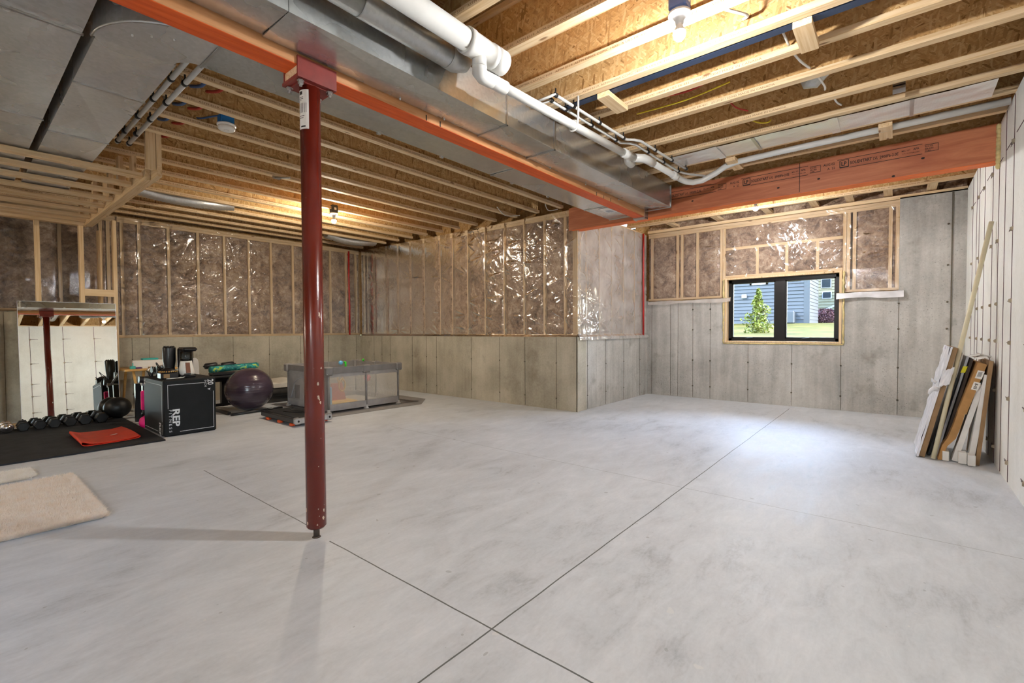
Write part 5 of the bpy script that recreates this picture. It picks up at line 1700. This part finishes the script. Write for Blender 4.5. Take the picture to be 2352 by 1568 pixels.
def side(name, xa, ya_, xb, yb_, z0, z1, th, mat):
    dx, dy = xb - xa, yb_ - ya_
    L = math.hypot(dx, dy); ux_ = Vector((dx / L, dy / L, 0)); nn_ = Vector((-uy_ if False else -dy / L, dx / L, 0))
    return MB().obox(((xa + xb) / 2, (ya_ + yb_) / 2, (z0 + z1) / 2), ux_ * L / 2, nn_ * th, (0, 0, (z1 - z0) / 2)).build(name, mat, pp)
for (xa, ya_, xb, yb_) in ((A0, B0, A1, B0), (A0, B1, A1, B1), (A1, B0, A1, B1), (A0, B0, A0, B1)):
    side('top_rail', xa, ya_, xb, yb_, HP - .085, HP, .026, 'playpen_grey')
    side('upper_band', xa, ya_, xb, yb_, HP - .135, HP - .085, .006, 'playpen_light')
    side('lower_band', xa, ya_, xb, yb_, .035, .125, .014, 'playpen_light')
for (xa, ya_, xb, yb_) in ((A0, B0, A1, B0), (A0, B1, A1, B1), (A1, B0, A1, B1)):
    side('mesh_panel', xa, ya_, xb, yb_, .125, HP - .135, .0012, 'mesh_net')
side('door_panel', A0, B0 + .02, A0, B1 - .02, .125, HP - .135, .004, 'playpen_light')
zp = [(A0 - .007, B1 - .28 + .20 * math.cos(a), .14 + .30 * math.sin(a) + .0) for a in np.linspace(0, PI, 24)]
zp = [(A0 - .007, B1 - .08, .13)] + [(A0 - .007, (B0 + B1) / 2 + .40 * math.cos(a), .30 + .17 * math.sin(a)) for a in np.linspace(0, PI, 24)] + [(A0 - .007, B0 + .17, .13)]
MB().tube(zp, .006, 6).build('zipper', 'board_grey', pp)
MB().box(A0 - .008, A0 - .004, B1 - .36, B1 - .22, .14, .34).build('door_pocket', 'playpen_grey', pp)
for (x, y) in posts:
    cc = MB()
    cc.bbox(x - .062, x + .062, y - .034, y + .034, HP - .105, HP + .010, .012, 0, False) if (x == xm) else cc.bbox(x - .05, x + .05, y - .05, y + .05, HP - .105, HP + .010, .014, 0, False)
    cc.build('corner_cover', 'playpen_grey', pp)
    if y == B0:
        for s_ in (-.045, .045): MB().lathe((x + s_, y - (.034 if x == xm else .05), HP - .085), [(0, .005), (.006, .004), (.006, 0)], 8, 0, True, (0, -1, 0)).build('snap_button', 'silver', pp)
MB().box(A0 + .02, A1 - .02, B0 + .02, B1 - .02, .035, .050).build('floor_pad', 'playpen_floor', pp)
ri_ = MB()
def ring_toy(x, y, z, r_, mat, label):
    tag(MB().tube([(x + r_ * math.cos(a), y, z + r_ * math.sin(a)) for a in np.linspace(0, 2 * PI, 22)[:-1]], .009, 8, closed=True).build('hanging_ring', mat), label, 'toy')
tag(MB().tube([(A0 + .27, B0 + .02, HP + .002), (A0 + .27, B0 + .02, HP + .06), (A0 + .27, B0 + .045, HP + .06)], .014, 10).build('green_strap', 'green_toy'), 'bright green strap ring clipped on the playpen front rail', 'toy')
tag(MB().tube([(A1 - .06, B1 - .32, HP + .002), (A1 - .06, B1 - .32, HP + .04)], .016, 10).build('green_strap', 'green_toy'), 'bright green strap clipped on the playpen far right rail', 'toy')
tag(MB().sphere((A0 + .22, B0 + .06, HP + .055), .03, 16, 10).build('blue_ball', 'blue_toy'), 'small light blue ball toy on the playpen front rail', 'toy')
pb_ = MB()
for k in range(40):
    a = random.uniform(0, 6.28); b_ = random.uniform(-1.5, 1.5)
    dv = Vector((math.cos(a) * math.cos(b_), math.sin(a) * math.cos(b_), math.sin(b_)))
    c_ = Vector((4.16, 6.35, .40)); pb_.tube([c_, c_ + dv * .055], [.012, .006], 6)
tag(pb_.build('spiky_ball', 'pink_toy'), 'pink spiky ball hanging inside the playpen', 'toy')
tw = thing('play_arch', 'soft toy arch with yellow base and coral panel inside the playpen', 'toy', (3.6, 6.35, .05))
MB().bbox(3.42, 3.88, 6.15, 6.60, .051, .11, .02).build('toy_base', 'yellow_toy', tw)
MB().prism([(3.52, 6.36, .11), (3.80, 6.36, .11), (3.74, 6.36, .36), (3.58, 6.36, .36)], (0, .03, 0)).build('toy_panel', 'red_toy', tw)
MB().tube([(3.72 + .05 * math.cos(a), 6.33, .33 + .09 * math.sin(a)) for a in np.linspace(0, 2 * PI, 20)[:-1]], .01, 8, closed=True).tube([(3.69 + .04 * math.cos(a), 6.33, .42 + .05 * math.sin(a)) for a in np.linspace(0, 2 * PI, 20)[:-1]], .008, 8, closed=True).build('toy_rings', 'yellow_toy', tw)
MB().bbox(3.36, 3.44, 6.10, 6.2, .051, .35, .02).build('toy_post', 'blue_toy', tw)

# pet cushions between ball and playpen
pc = thing('floor_cushion', 'white padded cushion on a dark base behind the playpen', 'cushion', (3.5, 7.85, 0))
A2, B2 = np.meshgrid(np.linspace(2.95, 4.1, 50), np.linspace(7.55, 8.25, 26))
hh = .30 + .055 * np.abs(np.sin((A2 - 2.95) / .42 * PI)) ** .6 * np.clip(np.sin((B2 - 7.55) / .70 * PI), 0, 1) ** .5
c_ = MB(); c_.grid(np.stack([A2, B2, hh], -1))
for idx_ in (0, -1):
    for ar in (np.stack([A2, B2, hh], -1)[idx_], np.stack([A2, B2, hh], -1)[:, idx_]):
        low_ = ar.copy(); low_[:, 2] = .235
        c_.grid(np.stack([ar, low_], 0))
c_.build('cushion_top', 'pillow_white', pc)
MB().bbox(2.94, 4.1, 7.54, 8.26, .10, .25, .05, 0, True).build('cushion_base', 'fabric_dark', pc)
MB().box(2.98, 4.08, 7.6, 8.2, .002, .10).build('base_frame', 'fabric_dark', pc)

# ================================================================== LEANING BOXES BY THE WHITE WALL
def slab(name, label, cat, yb, yt, ztop, th, xa, xb, mat, parent=None, zb=.004, xt=0.0, group=None):
    """flat board leaning to the white wall: near edge face is what the camera sees"""
    b = Vector((0, yb, zb)); t = Vector((0, yt, ztop))
    d = (t - b).normalized(); n = Vector((0, d.z, -d.y)) * (th)
    p = [Vector((xa, 0, 0)) + b, Vector((xb, 0, 0)) + b, Vector((xb, 0, 0)) + b - n, Vector((xa, 0, 0)) + b - n]
    q = [Vector((xa + xt, 0, 0)) + t, Vector((xb + xt, 0, 0)) + t, Vector((xb + xt, 0, 0)) + t - n, Vector((xa + xt, 0, 0)) + t - n]
    lo = min(v.z for v in p)
    sh = Vector((0, 0, .003 - lo)) if lo < .003 else Vector((0, 0, 0))
    m_ = MB().hexa([v + sh for v in p] + [v + sh for v in q])
    o = m_.build(name, mat, parent)
    if parent is None: tag(o, label, cat, group)
    return o
# wrapped flat carton, leftmost
wc = thing('wrapped_carton', 'flat brown carton loosely wrapped in white plastic, leftmost of the leaning stack', 'box', (5.6, -.2, 0))
slab('carton', '', '', -.150, -.350, .96, .042, 5.42, 6.05, 'cardboard', wc)
slab('purple_side', '', '', -.146, -.346, .965, .003, 5.415, 6.05, 'purple', wc)
A2, Z2 = np.meshgrid(np.linspace(0, 1, 40), np.linspace(0, 1, 60))
yy = -.143 - .2083 * Z2 * 1.0 + .010 * vnoise(A2 * 6, Z2 * 11, 31) + .006 * vnoise(A2 * 14, Z2 * 30, 32)
G = np.stack([5.408 + .65 * A2 + .008 * vnoise(A2 * 5, Z2 * 12, 2), yy, .004 + .965 * Z2], -1)
b_ = MB(); b_.grid(G)
A4, Z4 = np.meshgrid(np.linspace(0, 1, 16), np.linspace(.64, .79, 16))
b_.grid(np.stack([5.405 - .012 * vnoise(A4 * 5, Z4 * 22, 17), -.140 - .2083 * Z4 - .066 * A4, Z4 * .97 + .02 * A4 + .016 * vnoise(A4 * 8, Z4 * 24, 8)], -1))
A5, Z5 = np.meshgrid(np.linspace(0, 1, 4), np.linspace(0, 1, 50))
b_.grid(np.stack([5.408 + 0 * A5, -.143 - .2083 * Z5 + .012 - .020 * A5 - .006 * vnoise(A5 * 2, Z5 * 24, 9) * (1 - A5), .004 + .965 * Z5], -1))
b_.tube([(5.41, -.272, .60), (5.40, -.242, .612), (5.395, -.222, .592), (5.395, -.212, .56)], [.018, .022, .016, .010], 8)
b_.tube([(5.41, -.255, .66), (5.402, -.235, .675), (5.398, -.228, .70)], [.014, .012, .003], 8)
b_.build('plastic_wrap', 'plastic_film', wc)
slab('black_panel', 'thin black panel leaning beside the plastic-wrapped carton', 'panel', -.212, -.39, .70, .016, 5.52, 5.95, 'plastic_black')
slab('grey_board', 'narrow grey board with a yellow tag, leaning behind the pole', 'board', -.262, -.452, .885, .016, 5.52, 5.95, 'board_grey')
slab('white_rail', 'thin white rail leaning just left of the grey board', 'board', -.240, -.425, .915, .010, 5.52, 5.7, 'foam_white')
o_ = MB().obox((5.516, -.437, .775), (.002, 0, 0), (0, .014, 0), (0, -.008, .028)).build('yellow_tag', 'yellow_tag')
gb = [o for o in COL.objects if o.name.startswith('grey_board')][0]
o_.parent = gb; o_.location = Vector(o_.location) - Vector(gb.location)
tag(MB().tube([(5.364, -.244, .012), (5.651, -.598, 2.025)], .0165, 14).build('long_pole', 'pole_cream'), 'long cream pole leaning across the cartons up the white wall', 'pole')
slab('dark_carton', 'dark flat carton leaning between the grey board and the labelled carton', 'box', -.284, -.474, .87, .018, 5.48, 6.0, 'cardboard_dark')
kc = thing('labelled_carton', 'kraft carton with white shipping labels, torn and bent below', 'box', (5.6, -.4, 0))
x_ = 5.385
MB().hexa([(x_, -.392, .425), (5.95, -.392, .425), (5.95, -.445, .41), (x_, -.445, .41), (x_, -.508, .845), (5.95, -.508, .845), (5.95, -.562, .83), (x_, -.562, .83)]).build('carton', 'cardboard_kraft', kc)
bend = [(-.395, .425, -.440), (-.365, .30, -.415), (-.335, .20, -.385), (-.300, .13, -.335), (-.285, .06, -.312), (-.274, .004, -.300)]
q = MB()
for i in range(len(bend) - 1):
    a, c = bend[i], bend[i + 1]
    q.hexa([(x_ + .002, c[0], c[1]), (5.5, c[0], c[1]), (5.5, c[2], c[1]), (x_ + .002, c[2], c[1]), (x_ + .002, a[0], a[1]), (5.5, a[0], a[1]), (5.5, a[2], a[1]), (x_ + .002, a[2], a[1])])
q.build('torn_flap', 'cardboard_kraft', kc)
ll = MB()
dv = Vector((0, -.116, .42)).normalized()
def lab(cy_, cz_, hh_): ll.obox((x_ - .001, cy_, cz_), (.0008, 0, 0), (0, .020, .005), dv * hh_)
lab(-.520, .745, .034); lab(-.498, .650, .034)
text_into(ll, 'B-05', (x_ - .0025, -.495, .675), (0, .266, -.964), (0, -.964, -.266), .026, 1.0, 1, .0006, bold=.02)
for k in range(7): ll.obox((x_ - .0022, -.513 - .0035 * k + .004, .748), (.0003, 0, 0), (0, .0008, 0), dv * .020, 1)
ll.build('shipping_label', ['paper_label', 'ink_black'], kc)
slab('white_strip', 'slender white foam strip leaning right of the kraft carton', 'foam strip', -.362, -.515, .66, .036, 5.40, 5.52, 'foam_white', group='white foam pieces')
slab('white_strip', 'long white foam strip leaning just left of the last carton', 'foam strip', -.455, -.545, .745, .036, 5.37, 5.50, 'foam_white', group='white foam pieces')
tag(MB().bbox(5.37, 5.50, -.345, -.302, .004, .085, .004).build('foam_block', 'foam_white'), 'small white foam block on the floor behind the torn flap', 'foam block', 'white foam blocks')
tag(MB().bbox(5.33, 5.45, -.450, -.398, .004, .10, .004).build('foam_block', 'foam_white'), 'white foam block under the slender foam strip', 'foam block', 'white foam blocks')
tag(MB().bbox(5.29, 5.40, -.498, -.452, .004, .092, .004).build('foam_block', 'foam_white'), 'white foam block nearest the camera under the long foam strip', 'foam block', 'white foam blocks')
slab('tall_carton', 'tall brown carton with a ragged white top, nearest the white wall', 'box', -.500, -.570, .86, .026, 5.36, 6.0, 'cardboard')
tr_ = MB()
for k in range(14):
    x = 5.42 + .035 * k; y = -.50 - random.uniform(0, .08); z = .885 + random.uniform(-.01, .015)
    tr_.obox((x, y, z), (random.uniform(.01, .03), random.uniform(-.01, .01), random.uniform(-.008, .008)), (random.uniform(-.01, .01), .03, random.uniform(-.01, .015)), (0, 0, .0015))
tag(tr_.build('torn_paper', 'foam_white'), 'torn white paper scraps on top of the leaning cartons', 'paper')

# ================================================================== OUTSIDE
gn = 60
GX, GY = np.meshgrid(np.concatenate([np.linspace(8.1, 30, 40), np.linspace(32, 120, 12)]), np.linspace(-60, 60, 60))
GZ = .80 + (np.clip(GX - 8.1, 0, 16) / 16) * .56 + .03 * vnoise(GX, GY, 4)
GZ = np.where(GX > 24, 1.36 + (GX - 24) * .012, GZ)
struct(MB().grid(np.stack([GX, GY, GZ], -1)).build('ground', 'grass'))
struct(MB().add([(-70, YR - .26, -.05), (8.1, YR - .26, -.05), (8.1, -60, -.05), (-70, -60, -.05)], [(0, 3, 2, 1)]).build('ground', 'grass'))
def siding(name, x, ya, yb, z0, z1, mat, parent, step=.16, dirx=-1, depth=.045):
    """lap boards on a wall facing -x"""
    b = MB(); z = z0
    while z < z1:
        zt = min(z + step, z1)
        b.add([(x - depth, ya, z), (x - depth, yb, z), (x - .003, yb, zt), (x - .003, ya, zt), (x, ya, z), (x, yb, z)], [(0, 1, 2, 3), (0, 4, 5, 1)])
        z = zt
    b.box(x, x + .1, ya, yb, z0, z1)
    return b.build(name, mat, parent)
h1 = thing('neighbor_house', 'blue-grey lap-sided house seen through the window', 'house', (27, 9, 1.36))
siding('siding_wall', 24, 3.05, 18, 1.38, 6.6, 'siding_blue', h1)
sd_ = MB(); z = 1.38
while z < 6.6:
    sd_.add([(24, 3.05 - .022, z), (27.3, 3.05 - .022, z), (27.3, 3.05 - .003, z + .16), (24, 3.05 - .003, z + .16), (24, 3.05, z), (27.3, 3.05, z)], [(0, 3, 2, 1), (0, 1, 5, 4)]); z += .16
sd_.box(24.1, 27.3, 3.05, 3.15, 1.38, 6.6)
sd_.build('siding_wall', 'siding_blue', h1)
MB().box(23.95, 24.06, 2.98, 3.20, 1.36, 6.6).build('corner_trim', 'siding_blue', h1)
for (ya, yb, z0) in ((4.70, 5.28, 3.16), (2.97 + .0, 0, 0), (3.42, 4.0, 3.24)):
    if yb == 0: continue
    f_ = MB().box(23.94, 24.0, ya - .09, yb + .09, z0, z0 + .10).box(23.94, 24.0, ya - .09, ya, z0, z0 + 1.3).box(23.94, 24, yb, yb + .09, z0, z0 + 1.3).box(23.94, 24, ya - .09, yb + .09, z0 + 1.2, z0 + 1.3).build('window_trim', 'trim_white', h1)
    MB().box(23.965, 23.985, ya, yb, z0 + .1, z0 + 1.2).build('window_pane', 'dark_glass', f_)
MB().bbox(23.86, 23.98, 5.49, 5.70, 2.56, 2.74, .02).build('vent_cover', 'trim_white', h1)
MB().bbox(23.5, 23.95, 3.5, 3.9, 1.36, 1.9, .04).build('meter_box', 'siding_blue', h1)
MB().prism([(23.5, 2.6, 6.55), (23.5, 18.5, 6.55), (28, 18.5, 9), (28, 2.6, 9)], (0, 0, .15)).build('roof', 'roof_grey', h1)
h2 = thing('neighbor_house', 'pale cream sided house with dark windows, farther right outside', 'house', (36, 0, 1.5))
siding('siding_wall', 34, -8, 4.6, 1.50, 8.0, 'siding_cream', h2, .18)
for (ya, yb, z0, z1) in ((3.17, 3.60, 3.62, 4.10), (3.15, 3.54, 2.98, 3.32), (1.4, 2.4, 3.2, 4.4)):
    f_ = MB().box(33.93, 34, ya - .05, yb + .05, z0 - .05, z1 + .05).build('window_trim', 'trim_white', h2)
    MB().box(33.90, 33.935, ya, yb, z0, z1).build('window_pane', 'dark_glass', f_)
MB().obox((33.7, 3.0, 2.45), (.04, 0, 0), (0, .55, -.28), (0, .02, .05)).build('stair_rail', 'trim_white', h2)
MB().prism([(33.3, -8.5, 8), (33.3, 5, 8), (38, 5, 10.5), (38, -8.5, 10.5)], (0, 0, .15)).build('roof', 'roof_grey', h2)
def foliage(mb, c, rad, n, s, seed, cone=False):
    R = np.random.default_rng(seed)
    for i in range(n):
        u = R.random() ** .5 if cone else None
        if cone:
            z = R.random()
            a = R.uniform(0, 2 * PI)
            lob = .72 + .28 * math.sin(3 * a + 9 * z) + .22 * math.sin(17 * z + a)
            rr = rad[0] * (min(1, 1.25 - 1.2 * z ** .9) if z > .12 else .75 + 2 * z) * (R.random() ** .5) * lob
            p = np.array([c[0] + rr * math.cos(a), c[1] + rr * math.sin(a), c[2] + rad[2] * z])
        else:
            d = R.normal(size=3); d /= np.linalg.norm(d); d *= R.random() ** .33
            p = np.array(c) + d * np.array(rad)
        a1 = R.normal(size=3); a1 /= np.linalg.norm(a1)
        a2 = np.cross(a1, R.normal(size=3)); a2 /= np.linalg.norm(a2)
        k = s * R.uniform(.6, 1.2)
        mb.add([p - a1 * k, p + a2 * k * .55, p + a1 * k, p - a2 * k * .55], [(0, 1, 2, 3)])
TX, TY = 14.0, 2.925
tr = thing('young_tree', 'small sunlit young green tree outside the window', 'tree', (TX, TY, .95))
fm = MB(); foliage(fm, (TX, TY, 1.0), (.46, .46, 1.20), 1900, .045, 3, True)
fm.build('foliage', 'leaf_green', tr)
bk = MB(); bk.tube([(TX, TY, .9), (TX + .01, TY, 1.5), (TX, TY, 2.15)], [.02, .014, .004], 8)
for k in range(16):
    a = k * 2.4; z = 1.05 + .06 * k; L = .42 * (1 - k / 18)
    bk.tube([(TX, TY, z), (TX + L * math.cos(a), TY + L * math.sin(a), z + .18)], [.008, .003], 5)
bk.build('trunk', 'bark', tr)
bs = MB(); foliage(bs, (29, 2.95, 1.75), (.8, .75, .42), 2600, .06, 9)
tag(bs.build('red_shrub', 'leaf_red'), 'dark red leafy shrub in front of the cream house', 'shrub')
